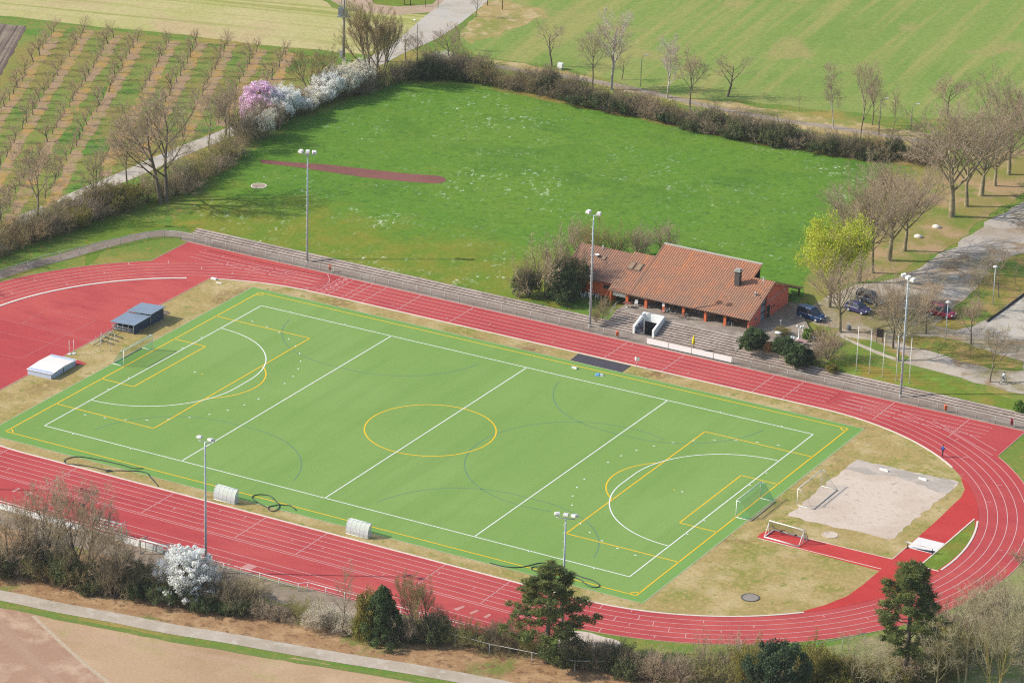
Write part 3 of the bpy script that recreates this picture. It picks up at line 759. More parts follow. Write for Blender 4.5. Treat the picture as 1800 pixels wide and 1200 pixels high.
c_ = mixc(nt_, ramp(nt_, noise(nt_, 1.1, 2, .5, wpos(nt_, (1, 1.2, .5), (0, 0, 2))), [(.54, B1), (.58, W1)]), c_, C(170, 74, 66))
c_ = mixc(nt_, ramp(nt_, noise(nt_, .9, 2, .5, wpos(nt_, (1, .9, .4), (1, 0, 3))), [(.55, B1), (.6, W1)]), c_, C(120, 160, 214))
nt_.links.new(c_, b_.inputs['Base Color']); b_.inputs['Roughness'].default_value = .7
m = MB(); m.extr([(.25, .05), (.25, 1.0), (2.9, 1.55), (2.9, -.6), (1.5, -.5)], X0+.163, X0+.17, 'x'); m.build('mural', mu, st)

# ------------------------------------------------------------------ clubhouse
ch = thing('clubhouse', 'orange rendered clubhouse with brown tiled roofs and a shaded porch facing the track', 'clubhouse', (0, 0, 0))
PT = .4177
def zr(y): return 3.3 + PT*(y - 54.5)
def roof_slab(x0, x1, y0, y1, th=.22, name='roof', dz=0.0):
    m = MB()
    prof = [(y0, zr(y0)+dz), (y1, zr(y1)+dz), (y1, zr(y1)-th+dz), (y0, zr(y0)-th+dz)]
    m.extr(prof, x0, x1, 'x')
    return m.build(name, M_tile, ch)
r1 = roof_slab(2.5, 18.95, 54.5, 65.6); r2 = roof_slab(18.955, 22.45, 54.5, 62.8); r3 = roof_slab(-1.2, 2.495, 54.5, 62.8); r4 = roof_slab(-10.0, -1.205, 55.75, 62.35); r4.data.materials[0] = M_tileold
def back_slab(x0, x1, y0, z0, y1, z1, th=.2):
    m = MB(); m.extr([(y0, z0), (y1, z1), (y1, z1-th), (y0, z0-th)], x0, x1, 'x'); return m.build('back_roof', M_tile, ch)
zrg = zr(62.8)
back_slab(18.955, 22.45, 62.82, zrg, 72.9, zrg-.407*10.08)
back_slab(2.5, 18.95, 65.5, zr(62.8)-.407*2.7 , 71, zrg-.407*8.2)
back_slab(-1.2, 2.495, 62.82, zrg, 69.5, zrg-.407*6.7)
back_slab(-10.0, -1.205, 62.37, zr(62.35), 68.5, zr(62.35)-.407*6.1)
m = MB(); m.bbox(2.7, 18.75, 65.2, 65.42, 5.4, 7.75); m.build('clerestory_wall', M_dkwood, ch)
m = MB(); m.box((10.7, 65.62, 7.98), (16.6, .34, .14), 0, 0, R(10)); m.build('ridge_flashing', plain('pale flashing', C(206, 198, 184), .7, .06, 1), ch)
for x in (2.46, 22.49, -10.04):
    m = MB()
    y0, y1 = (55.75, 62.35) if x < -5 else (54.5, 62.8 if x > 5 else 65.6)
    m.extr([(y0, zr(y0)+.05), (y1, zr(y1)+.05), (y1, zr(y1)-.26), (y0, zr(y0)-.26)], x-.035, x+.035, 'x')
    if x > 20: m.extr([(62.85, zr(62.8)+.04), (72.95, zrg-.407*10.1+.04), (72.95, zrg-.407*10.1-.24), (62.85, zr(62.8)-.24)], 22.455, 22.53, 'x')
    m.build('bargeboard', M_board, ch)
m = MB(); m.tube([(-1.2, 54.42, 3.2), (22.45, 54.42, 3.2)], .07, 6); m.tube([(-10, 55.67, 3.72), (-1.2, 55.67, 3.72)], .07, 6)
m.build('gutter', plain('brown gutter', C(96, 76, 68), .5, .08, 1), ch)
# walls
m = MB()
m.bbox(-9.6, -1.1, 56.35, 56.6, 1.3, 3.85); m.bbox(-9.6, -9.35, 56.6, 68, 1.3, 3.8); m.extr([(56.6, 3.8), (62.3, 6.3), (68, 3.9)], -9.6, -9.36, 'x')
m.bbox(-9.35, 2.6, 68.0, 68.25, 1.3, 3.9); m.bbox(2.6, 22.0, 68.2, 68.45, 1.3, 4.0)
m.build('wall', M_orangewall, ch)
m = MB(); m.bbox(-1.1, -.85, 54.95, 56.6, 1.3, 3.25); m.build('porch_wall', M_orangewall, ch)
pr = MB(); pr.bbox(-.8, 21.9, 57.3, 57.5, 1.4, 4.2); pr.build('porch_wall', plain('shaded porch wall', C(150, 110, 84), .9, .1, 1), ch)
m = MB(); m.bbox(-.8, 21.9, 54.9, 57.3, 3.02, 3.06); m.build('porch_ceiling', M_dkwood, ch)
for x in (1.9, 5.1, 8.1, 11.4, 15.06, 18.3):
    m = MB(); m.bbox(x-.2, x+.2, 54.75, 55.15, 1.45, 3.02); m.build('pillar', M_orangewall, ch)
m = MB(); m.bbox(-.8, 1.68, 55.3, 55.38, 2.2, 3.0); m.bbox(-.8+2.6, 5.0-.15, 56.2, 56.28, 2.3, 3.0); m.build('white_panel', M_panelwhite, ch)
# gable wall on the right, in two parts either side of the stair window
m = MB()
m.extr([(55.0, 1.35), (55.0, zr(55)-.24), (58.9, zr(58.9)-.24), (58.9, 1.35)], 21.95, 22.2, 'x')
m.extr([(60.9, 1.35), (60.9, zr(60.9)-.24), (62.75, zr(62.75)-.26), (68.45, zrg-.407*5.65-.24), (68.45, 1.35)], 21.95, 22.2, 'x')
m.build('gable_wall', M_redwall, ch)
m = MB(); m.extr([(58.9, 1.35), (58.9, zr(58.9)-.24), (60.9, zr(60.9)-.24), (60.9, 1.35)], 21.7, 21.9, 'x')
gw = m.build('stair_window', plain('grey blue panels', C(160, 172, 190), .5, .12, .8), ch)
m = MB()
for z in (2.6, 3.8, 4.7): m.bbox(21.9, 21.95, 58.92, 60.88, z-.1, z+.1)
m.bbox(21.9, 21.95, 59.0, 59.5, 4.9, 5.3)
m.build('frame', M_dkwood, gw)
m = MB(); m.bbox(22.2, 22.26, 60.95, 62.0, 1.45, 3.4); d = m.build('door', plain('dark green door', C(48, 62, 52), .6, .1, 1), ch)
m = MB(); m.bbox(22.26, 22.3, 61.05, 61.12, 2.35, 2.5); m.build('handle', M_galv, d)
m = MB(); m.bbox(22.2, 22.25, 62.5, 62.85, 2.5, 2.8); m.bbox(22.2, 22.25, 63.2, 63.55, 2.6, 2.9); m.build('wall_lamp', M_black, ch)
m = MB(); m.tube([(22.24, 61.0, 4.05), (22.24, 68.3, 3.95+.35)], .05, 6); m.build('downpipe', M_framewhite, ch)
m = MB(); m.bbox(22.2, 22.24, 56.9, 57.5, 2.2, 2.9); w_ = m.build('window', M_framewhite, ch)
m = MB(); m.bbox(22.24, 22.25, 57.0, 57.4, 2.28, 2.82); m.build('pane', M_glassdk, w_)
# carport at the back of the gable
for x, y in ((22.2, 72.3), (14, 72.0)):
    m = MB(); m.bbox(x-.1, x+.1, y-.1, y+.1, 1.2, 2.6); m.build('carport_post', M_dkwood, ch)
m = MB(); m.extr([(68.5, zrg-.407*5.7-.24), (72.6, zrg-.407*9.8-.24), (72.6, zrg-.407*9.8-.44), (68.5, zrg-.407*5.7-.44)], 22.05, 22.3, 'x'); m.build('carport_beam', M_dkwood, ch)
# porch windows and doors
for x0, x1 in ((5.5, 7.7), (8.6, 11.0), (12.0, 14.6), (15.6, 17.9)):
    m = MB(); m.bbox(x0, x1, 57.22, 57.3, 1.55, 3.5); wn = m.build('window', M_framewhite if x0 > 11.5 and x0 < 15 else M_dkwood, ch)
    m = MB(); k = 3; ww = (x1-x0)/k
    for i in range(k): m.bbox(x0+i*ww+.06, x0+(i+1)*ww-.06, 57.2, 57.22, 1.65, 2.5); m.bbox(x0+i*ww+.06, x0+(i+1)*ww-.06, 57.2, 57.22, 2.58, 3.4)
    m.build('pane', M_glassdk, wn)
m = MB(); m.bbox(-2.9, -1.6, 56.28, 56.35, 2.55, 3.15); wn = m.build('window', M_dkwood, ch)
m = MB(); m.bbox(-2.8, -1.7, 56.26, 56.28, 2.62, 3.08); m.build('pane', M_glassdk, wn)
m = MB(); m.box((13.4, 57.18, 2.75), (.5, .04, .4)); m.build('sign', M_panelwhite, ch)
m = MB(); m.box((8.1, 54.72, 2.7), (.4, .04, .5)); m.build('sign', M_panelwhite, ch)
# chimney, roof lights, dish
m = MB(); m.bbox(16.9, 17.7, 60.4, 61.2, 5.0, 8.05); c0 = m.build('chimney', plain('slate cladding', C(98, 88, 86), .8, .15, 3), ch)
m = MB(); m.bbox(16.78, 17.82, 60.28, 61.32, 8.05, 8.17); m.bbox(16.95, 17.65, 60.45, 61.15, 8.3, 8.38)
for x, y in ((17.0, 60.5), (17.6, 60.5), (17.0, 61.1), (17.6, 61.1)): m.bbox(x-.05, x+.05, y-.05, y+.05, 8.17, 8.3)
m.build('cap', plain('chimney cap', C(196, 200, 190), .6, .06, 1), c0)
def rooflight(x, y, w_, l_):
    m = MB(); m.box((x, y, zr(y)+.06), (w_, l_, .12), 0, 0, math.atan(PT)); f_ = m.build('skylight', plain('skylight frame', C(126, 110, 96), .6, .1, 2), ch)
    m = MB(); m.box((x, y-.02, zr(y)+.13), (w_-.24, l_-.3, .02), 0, 0, math.atan(PT)); m.build('pane', plain('dusty skylight pane', C(176, 146, 116), .35, .1, 1), f_)
rooflight(-.1, 59.9, .95, 1.7); rooflight(1.15, 59.9, .95, 1.7); rooflight(-5.0, 60.2, .6, .9)
m = MB(); m.lathe([(.14, 0), (.14, .5), (.2, .5), (.2, .56), (.02, .6)], 8, 0, (21.0, 59.4, zr(59.4)-.05)); m.tube([(-6.1, 61.9, zr(61.9)-.1), (-6.1, 61.9, zr(61.9)+.7)], .08, 6); m.build('vent_pipe', M_galv, ch)
m = MB(); m.lathe([(.02, 0), (.25, .05), (.42, .16)], 12, 0, (-6.3, 60.2, zr(60.2)+.25)); m.tube([(-6.3, 60.2, zr(60.2)-.1), (-6.3, 60.2, zr(60.2)+.3)], .04, 5); m.build('satellite_dish', M_whitesteel, ch)
m = MB(); m.tube([(21.6, 60.6, zr(60.6)-.1), (21.6, 60.6, zr(60.6)+2.2)], .03, 5)
for z in (1.6, 1.9, 2.15): m.tube([(21.2, 60.6, zr(60.6)+z), (22.0, 60.6, zr(60.6)+z)], .02, 4)
m.build('aerial', M_galv, ch)
m = MB(); m.bbox(18.8, 21.6, 56.6, 56.9, 1.9, 2.0); m.bbox(18.9, 19.0, 56.6, 56.9, 1.45, 1.9); m.bbox(21.4, 21.5, 56.6, 56.9, 1.45, 1.9)
tag(m.build('bench', plain('bench timber', C(150, 104, 74), .8, .1, 2)), 'wooden bench against the porch wall at the right end of the clubhouse', 'bench')

# ------------------------------------------------------------------ floodlights
def floodlight(px, py, top, n, label, face):
    b = GT(px, py); h = height_of(b, top) - .35
    if abs(b.y) < 49: b.z = .02
    t = thing('floodlight_mast', label, 'floodlight', b, 0, 'floodlight masts around the pitch')
    m = MB(); m.tube([(0, 0, 0), (0, 0, h*.5), (0, 0, h)], [.18, .14, .09], 10); m.build('pole', M_galv, t)
    m = MB(); m.lathe([(.32, 0), (.32, .05), (.24, .06), (.23, .3)], 10); m.build('base_flange', M_concrete, t)
    m = MB()
    for i in range(int(h/.55)-4): 
        s_ = 1 if i % 2 else -1; z = 2.5 + i*.55
        m.tube([(0, 0, z), (s_*.36, .0, z)], .022, 4)
    m.tube([(0, -.19, 2.3), (0, -.12, h-.6)], .02, 4)
    for i in range(int(h/.55)-4): m.tube([(0, 0, 2.5+i*.55), (0, -.2, 2.5+i*.55)], .02, 4)
    m.build('climbing_ladder', M_galv, t)
    ar = thing('crossbar', None, None, (0, 0, h)); ar.parent = t; bpy.data.objects.remove(ar)
    m = MB(); u = Vector((math.cos(face), math.sin(face), 0)); v = Vector((-u.y, u.x, 0))
    wd = 1.15 if n == 3 else .95
    m.tube([v*-wd + Vector((0, 0, h)), v*wd + Vector((0, 0, h))], .06, 6); m.build('crossbar', M_galv, t)
    for i in range(n):
        o = (i - (n-1)/2) * (1.05 if n == 3 else 1.7)
        p = v*o + Vector((0, 0, h+.38)); tw = face + (i-(n-1)/2)*.35
        m = MB(); m.idx([], [])
        Mx = Matrix.Translation(p) @ Matrix.Rotation(tw, 4, 'Z') @ Matrix.Rotation(R(16), 4, 'Y')
        vs = [Mx @ Vector(q) for q in ((-.38, -.32, .06), (-.38, .32, .06), (.40, .36, .02), (.40, -.36, .02), (-.30, -.26, .26), (-.30, .26, .26), (.30, .28, .30), (.30, -.28, .30), (-.36, -.3, -.06), (-.36, .3, -.06), (.38, .33, -.1), (.38, -.33, -.1))]
        m.idx(vs, [(4, 7, 6, 5), (0, 3, 7, 4), (3, 2, 6, 7), (2, 1, 5, 6), (1, 0, 4, 5), (8, 11, 3, 0), (11, 10, 2, 3), (10, 9, 1, 2), (9, 8, 0, 1), (8, 9, 10, 11)])
        m.tube([v*o + Vector((0, 0, h)), v*o + Vector((0, 0, h+.34))], .045, 5)
        lp = m.build('lamp', M_lampbody, t)
        m = MB(); m.face([Mx @ Vector(q) for q in ((.34, -.3, -.105), (-.32, -.27, -.067), (-.32, .27, -.067), (.34, .3, -.105))]); m.build('lens', M_lampglass, lp)
    return t
floodlight(540, 460, 268, 3, 'tall grey floodlight mast in front of the meadow, its lamps near the throwing circle', R(-90+20))
floodlight(1037, 574, 375, 2, 'two-lamp floodlight mast standing before the left end of the clubhouse', R(-90))
floodlight(1583, 697, 489, 3, 'tall grey floodlight mast beside the row of white flagpoles', R(-120))
floodlight(362, 1006, 772, 2, 'two-lamp floodlight mast behind the white blossoming tree', R(90))
floodlight(987, 1144, 906, 3, 'three-lamp floodlight mast partly hidden by the pine by the sand pit', R(105))

_q = project((-50.2, -55.2, 0)); floodlight(_q[0], _q[1], project((-50.2, -55.2, 17.8))[1], 3, 'floodlight mast outside the left edge whose long shadow crosses the near straight', R(70))
# ------------------------------------------------------------------ street lamps, flagpoles, power pole
def street_lamp(px, py, top, label, kind='mushroom', side=1):
    b = GT(px, py); h = height_of(b, top)
    t = thing('street_lamp', label, 'street lamp', b, 0, 'street lamps around the sports ground')
    if kind == 'mushroom':
        m = MB(); m.tube([(0, 0, 0), (0, 0, h-.3)], [.08, .055], 8); m.build('pole', M_galv, t)
        m = MB(); m.lathe([(.06, h-.42), (.12, h-.34), (.34, h-.25), (.40, h-.16), (.26, h-.04), (.02, h)], 12); m.build('lamp_shade', M_lampbody, t)
    else:
        m = MB(); a = Vector((.85*side, .35, 0))
        m.tube([(0, 0, 0), (0, 0, h*.8), tuple(a*.12 + Vector((0, 0, h*.92))), tuple(a*.6 + Vector((0, 0, h*.985)))], [.07, .06, .05, .04], 7); m.build('pole', M_polegrey, t)
        m = MB(); m.box(tuple(a + Vector((0, 0, h-.02))), (.7, .26, .12), math.atan2(a.y, a.x)); m.build('lamp_head', M_lampbody, t)
street_lamp(1745, 536, 467, 'street lamp on the grass island among the young trees at the right edge')
street_lamp(1662, 598, 529, 'street lamp standing in front of the red parked car')
street_lamp(733, 108, 37, 'curved street lamp by the farm road behind the bare roadside trees', 'arm', -1)
street_lamp(1126, 152, 97, 'slim street lamp beside the white birch on the path', 'arm')
street_lamp(1545, 238, 172, 'leaning street lamp among the bare trees on the path', 'arm')
street_lamp(1601, 232, 182, 'short street lamp at the right end of the path hedge', 'arm')
fl = [(1505, 652, 573), (1528, 656, 579), (1551, 663, 585), (1575, 669, 589), (1598, 674, 594)]
fll = ['white flagpole nearest the garden shrubs', 'second white flagpole from the garden shrubs', 'middle white flagpole of the five on the lawn', 'white flagpole just left of the floodlight mast on the lawn', 'white flagpole just right of the floodlight mast on the lawn']
for (x, y, tp), lb in zip(fl, fll):
    b = GT(x, y); h = height_of(b, tp); t = thing('flagpole', lb, 'flagpole', b, 0, 'white flagpoles on the lawn')
    m = MB(); m.tube([(0, 0, 0), (0, 0, h)], [.065, .04], 8); m.build('pole', M_whitesteel, t)
    m = MB(); m.lathe([(.0, h+.10), (.07, h+.05), (.0, h-.005)], 8); m.build('finial', M_galv, t)
    m = MB(); m.lathe([(.12, 0), (.12, .12), (.07, .13)], 8); m.build('socket', M_concrete, t)
b = GT(604, 107); h = 15.5
t = thing('power_pole', 'concrete power pole with a transformer and crossarm beside the farm road', 'power pole', b)
m = MB(); m.tube([(0, 0, 0), (0, 0, h)], [.30, .18], 9); m.build('pole', plain('pole concrete', C(188, 180, 166), .85, .1, 1), t)
m = MB(); m.box((0, 0, 14.9), (2.9, .2, .2), R(20)); m.box((0, 0, 12.9), (1.4, .15, .15), R(20)); m.build('crossarm', M_greysteel, t)
m = MB()
for o in (-1.3, -.5, .5, 1.3): m.lathe([(.05, 15.0), (.12, 15.15), (.06, 15.25), (.12, 15.35), (.04, 15.5)], 6, 0, (o*math.cos(R(20)), o*math.sin(R(20)), 0))
for z in (13.1, 12.4): m.lathe([(.05, z), (.14, z+.2), (.05, z+.4)], 6, 0, (.6, .2, 0)); m.lathe([(.05, z), (.14, z+.2), (.05, z+.4)], 6, 0, (-.6, -.2, 0))
m.build('insulator', M_galv, t)
m = MB(); m.box((-.55, -.1, 9.2), (.9, .8, 1.2), R(20)); m.box((.45, .1, 8.9), (.5, .6, .9), R(20)); m.box((0, 0, 8.3), (2.3, 1.0, .12), R(20))
for k in range(4): m.tube([(-.9 + .25*k, -.2, 9.8), (-.9 + .25*k, -.2, 10.6)], .04, 4)
m.tube([(-.5, 0, 10.4), (-.5, 0, 12.6)], .05, 4); m.tube([(.5, .1, 9.4), (.5, .1, 12.6)], .05, 4)
m.build('transformer', plain('transformer grey', C(150, 158, 162), .5, .1, 1), t)
m = MB(); m.box((-.45, -.15, 1.3), (.5, .4, 1.3), R(20)); m.build('meter_box', M_framewhite, t)

# ------------------------------------------------------------------ fences
def fence(path, h, label, post_gap=2.9, mesh=True, mat=None, name='fence', midrail=False, posts=True):
    """path: list of (x, y) points; straight runs are divided into bays with a post each"""
    b0 = path[0]; t = thing(name, label, 'fence', (b0[0], b0[1], hh(*b0)))
    mat = mat or M_greysteel
    pts = []
    for i in range(len(path)-1):
        a, c = path[i], path[i+1]; Ls = math.hypot(c[0]-a[0], c[1]-a[1]); k = max(1, round(Ls/post_gap))
        for j in range(k): pts.append((a[0]+(c[0]-a[0])*j/k, a[1]+(c[1]-a[1])*j/k))
    pts.append(path[-1])
    P = [Vector((x-b0[0], y-b0[1], hh(x, y)-hh(*b0))) for x, y in pts]
    m = MB(); m.tube([p + Vector((0, 0, h)) for p in P], .045, 5)
    if midrail: m.tube([p + Vector((0, 0, h*.5)) for p in P], .02, 4)
    m.build('rail', mat, t)
    if posts:
        m = MB(); m.tube([(0, 0, 0), (0, 0, h)], .05, 5); pm = None
        for p in P[:100]:
            if pm is None: o = m.build('post', mat, t); pm = o.data; o.location = p
            else: o = bpy.data.objects.new('post', pm); COL.objects.link(o); o.parent = t; o.location = p
    if mesh:
        m = MB()
        for i in range(len(P)-1): m.face([P[i] + Vector((0, 0, .04)), P[i+1] + Vector((0, 0, .04)), P[i+1] + Vector((0, 0, h-.03)), P[i] + Vector((0, 0, h-.03))])
        m.build('mesh_panel', M_chain, t)
    return t
curve = [tuple(G(*q)[:2]) for q in ((364, 431), (341, 425), (317, 420), (289, 417), (261, 419.5), (235.5, 424), (211.5, 430), (188, 435), (164, 440), (140, 447), (106, 455), (72, 463), (49, 471.5), (27, 479), (4, 485.5), (-25, 496))]
fence([(-66.2, 44.95)] + curve, 1.15, 'wire mesh fence curving round the outside of the left bend', 3.4, name='fence')
fence([(-66.1, 44.95), (8.2, 45.0)], 1.12, 'long wire mesh fence between the running track and the low steps by the meadow', 2.5)
fence([(24.6, 45.0), (98, 45.1)], 1.12, 'wire mesh fence between the running track and the steps below the flagpoles', 2.9)
bd = thing('advertising_board', 'row of four blank white boards on the fence below the clubhouse steps', 'board', (15, 45.0, 0))
xs_ = [10.4, 14.0, 17.8, 21.4, 24.4]
for a, c in zip(xs_[:-1], xs_[1:]):
    m = MB(); m.box(((a+c)/2-15, 0, .66), (c-a-.14, .05, .84)); m.build('panel', M_panelwhite, bd)
for a in xs_:
    m = MB(); m.tube([(a-15, .02, 0), (a-15, .02, 1.2)], .035, 5); m.build('post', M_greysteel, bd)
nf = [(-64, -53.2), (-30, -53.2), (-12, -53.4), (3.8, -53.6), (12.4, -53.6), (13.2, -52.7), (46, -52.6)]
fence(nf, 1.1, 'pale tubular railing along the wide near straight of the track', 2.8, False, M_whitesteel, 'railing', True)
for (x0, x1, lb, seg) in ((-60, -20.5, 'long white board along the near railing behind the bare tree clump', 3.5), (-15.8, -8.2, 'white board on the near railing beside the small goal', 3.8)):
    bw = thing('railing_board', lb, 'board', ((x0+x1)/2, -53.35, 0))
    n_ = max(1, round((x1-x0)/seg)); s_ = (x1-x0)/n_
    for i in range(n_):
        m = MB(); m.box((-(x1-x0)/2 + s_*(i+.5), 0, .46), (s_-.06, .05, .84)); m.build('panel', M_panelwhite, bw)
# wire fence at the back of the right bend, seen between the shrubs
fence([tuple(G(*q)[:2]) for q in ((740, 1120), (860, 1152), (1010, 1182), (1160, 1182), (1260, 1178), (1400, 1158), (1480, 1142), (1520, 1132))], 1.6, 'thin wire fence behind the bushes at the near bend', 4.5, False, M_greysteel)

# ------------------------------------------------------------------ goals
def full_goal(x, y0, y1, side, label, net, depth=1.6, green=True, name='football_goal'):
    cy = (y0+y1)/2; hw = (y1-y0)/2
    t = thing(name, label, 'goal', (x, cy, .05))
    hgt = 2.44
    m = MB(); m.tube([(0, -hw, 0), (0, -hw, hgt), (0, hw, hgt), (0, hw, 0)], .06, 7); m.build('goal_frame', M_whitesteel, t)
    for y in (-hw, hw):
        m = MB(); m.tube([(0, y, .04), (side*depth, y, .04)], .05, 6); m.build('side_bar', M_whitesteel, t)
        m = MB(); m.tube([(0, y, hgt-.04), (side*.55, y, hgt-.1), (side*.5, y, hgt-.45)], .035, 5); m.build('net_bracket', M_whitesteel, t)
    m = MB(); m.tube([(side*depth, -hw, .04), (side*depth, hw, .04)], .055, 6); m.build('ground_bar', M_whitesteel if not green else M_greysteel, t)
    if net:
        m = MB(); top = (side*.55, hgt-.1); bk = (side*depth, .1)
        m.face([(0, -hw, hgt-.05), (0, hw, hgt-.05), (top[0], hw, top[1]), (top[0], -hw, top[1])])
        N = 6
        for i in range(N):
            for j in range(N):
                def q(a, c):
                    yy = -hw + 2*hw*a; sag = .25*math.sin(PI*c)*(1+.4*math.sin(7*a))
                    return (top[0] + (bk[0]-top[0])*c + side*sag*.3, yy, top[1] + (bk[1]-top[1])*c - .12*math.sin(PI*a)*(1-c))
                m.face([q(i/N, j/N), q((i+1)/N, j/N), q((i+1)/N, (j+1)/N), q(i/N, (j+1)/N)])
        for y in (-hw, hw): m.face([(0, y, hgt-.05), (top[0], y, top[1]), (bk[0], y, bk[1]), (0, y, .06)])
        m.build('net', net, t)
    return t
full_goal(-49.05, -3.66, 3.66, -1, 'full-size white goal with green net at the end by the covered jump mats', M_greennet, 1.9)
full_goal(49.05, -3.66, 3.66, 1, 'full-size white goal with green net at the end by the sand court', M_greennet, 2.2)
bg_ = full_goal(54.25, 4.2, 11.75, 1, 'bare white goal frame standing on the edge of the sand court', net_mat('thin pale net', C(190, 186, 160), .10), 2.4, True)
m = MB(); m.tube([(.3, -3.78, 2.3), (2.4, -3.78, .06)], .02, 4); m.tube([(.3, 3.78, 2.3), (2.4, 3.78, .06)], .02, 4); m.build('guy_rope', M_greysteel, bg_)
sg = thing('training_goal', 'small thick-framed white goal with grey net on the red runway', 'goal', (57.6, -6.3, .05), R(-3))
hw, hg, dp = 2.55, 1.95, 1.45
m = MB(); m.tube([(-hw, 0, 0), (-hw, 0, hg), (hw, 0, hg), (hw, 0, 0)], .08, 7); m.build('goal_frame', M_whitesteel, sg)
m = MB(); m.tube([(-hw, -1.2, .07), (-hw, dp, .07), (hw, dp, .07), (hw, -1.2, .07), (-hw, -1.2, .07)], .08, 7); m.build('ground_frame', M_whitesteel, sg)
m = MB()
for x in (-hw, hw): m.tube([(x, -1.2, .07), (x, 0, hg-.3)], .055, 6); m.tube([(x, dp, .07), (x, .5, hg-.25), (x, 0, hg)], .05, 6)
m.build('strut', M_whitesteel, sg)
m = MB(); m.face([(-hw, .05, hg-.05), (hw, .05, hg-.05), (hw, dp, .1), (-hw, dp, .1)])
for x in (-hw, hw): m.face([(x, 0, hg), (x, dp, .1), (x, 0, .1)])
m.build('net', M_greynet, sg)
m = MB(); m.tube([(-hw, .7, .9), (-1.2, .6, .55), (-.4, .5, 1.0)], .04, 4); m.tube([(-1.6, 1.3, .2), (-1.3, 1.35, .35)], .1, 5); m.tube([(.6, 1.3, .2), (.9, 1.35, .3)], .1, 5); m.build('net_cord', M_black, sg)
# goals parked at the near railing
def small_goal(px, py, lab, rz=0, w_=4.0, stack=False):
    b = GT(px, py); b.z = .03
    t = thing('small_goal', lab, 'goal', b, rz)
    m = MB(); h_ = 2.0
    m.tube([(-w_/2, 0, 0), (-w_/2, 0, h_), (w_/2, 0, h_), (w_/2, 0, 0)], .10, 6); m.build('goal_frame', M_whitesteel, t)
    m = MB()
    for x in (-w_/2, w_/2): m.tube([(x, 0, h_), (x, 1.0, h_), (x, 1.2, .06), (x, 0, .06)], .055, 5)
    m.tube([(-w_/2, 1.2, .06), (w_/2, 1.2, .06)], .04, 5); m.build('back_frame', M_greysteel, t)
    if stack:
        m = MB()
        for z in (.5, 1.0, 1.5): m.tube([(-w_/2, .1, z), (w_/2, .1, z)], .07, 5)
        for x in (-.7, .7): m.tube([(x, .1, 0), (x, .1, h_)], .04, 5)
        m.build('slats', M_whitesteel, t)
    else:
        m = MB(); N = 6
        for i in range(N):
            a, c = i/N, (i+1)/N; f = lambda u: -.35*math.sin(PI*u)
            m.face([(-w_/2+w_*a, 0, h_), (-w_/2+w_*c, 0, h_), (-w_/2+w_*c, 1.0, h_+f(c)), (-w_/2+w_*a, 1.0, h_+f(a))])
            m.face([(-w_/2+w_*a, 1.0, h_+f(a)), (-w_/2+w_*c, 1.0, h_+f(c)), (-w_/2+w_*c, 1.2, .1), (-w_/2+w_*a, 1.2, .1)])
        m.build('net', M_greynet, t)
small_goal(271, 979, 'small white goal with sagging net by the near railing, left of the blossoming tree', R(2), 4.1)
small_goal(190, 940, 'stack of white goal frames by the near railing behind the bare tree clump', R(2), 4.2, True)

# ------------------------------------------------------------------ shelters
def dugout(px, py, lab):
    b = GT(px, py); b.z = .02
    t = thing('team_shelter', lab, 'shelter', b, 0, 'curved clear team shelters')
    Lx = 3.3
    def prof(i, n=9, r=0.0):
        a = PI*(i/n)*.62
        return (-.55 + .95*(1-math.cos(a))*.85, .55 + 1.3*math.sin(a) - r)
    pts = [(-.55, .05), (-.6, .55)] + [prof(i) for i in range(1, 10)]
    m = MB()
    for i in range(len(pts)-1):
        m.face([(-Lx/2, pts[i][0], pts[i][1]), (Lx/2, pts[i][0], pts[i][1]), (Lx/2, pts[i+1][0], pts[i+1][1]), (-Lx/2, pts[i+1][0], pts[i+1][1])], 0, True)
    m.build('canopy', net_mat('clear ribbed plastic', C(222, 226, 224, .75), .72), t)
    for k in range(6):
        x = -Lx/2 + Lx*k/5; m = MB(); m.tube([(x, y, z+.01) for y, z in pts], .028, 5); m.build('rib', M_whitesteel, t)
    m = MB(); m.tube([(-Lx/2, pts[-1][0], pts[-1][1]), (Lx/2, pts[-1][0], pts[-1][1])], .06, 6); m.tube([(-Lx/2, -.57, .06), (Lx/2, -.57, .06)], .04, 5); m.build('edge_rail', M_whitesteel, t)
    for x in (-Lx/2, Lx/2):
        m = MB(); m.face([(x, y, z) for y, z in pts] + [(x, .45, .75), (x, .42, .05)]); m.build('side_panel', net_mat('side plastic', C(206, 214, 226, .7), .6), t)
    m = MB()
    for k in range(5): m.box((-1.25 + k*.62, -.2, .45), (.5, .4, .07)); m.box((-1.25 + k*.62, -.42, .68), (.5, .06, .42))
    m.build('seat', plain('grey seat', C(120, 124, 132), .6, .1, 2), t)
    return t
dugout(398, 880, 'curved clear shelter on the grass nearest the two-lamp mast')
dugout(631, 940, 'curved clear shelter on the grass nearest the centre line end')

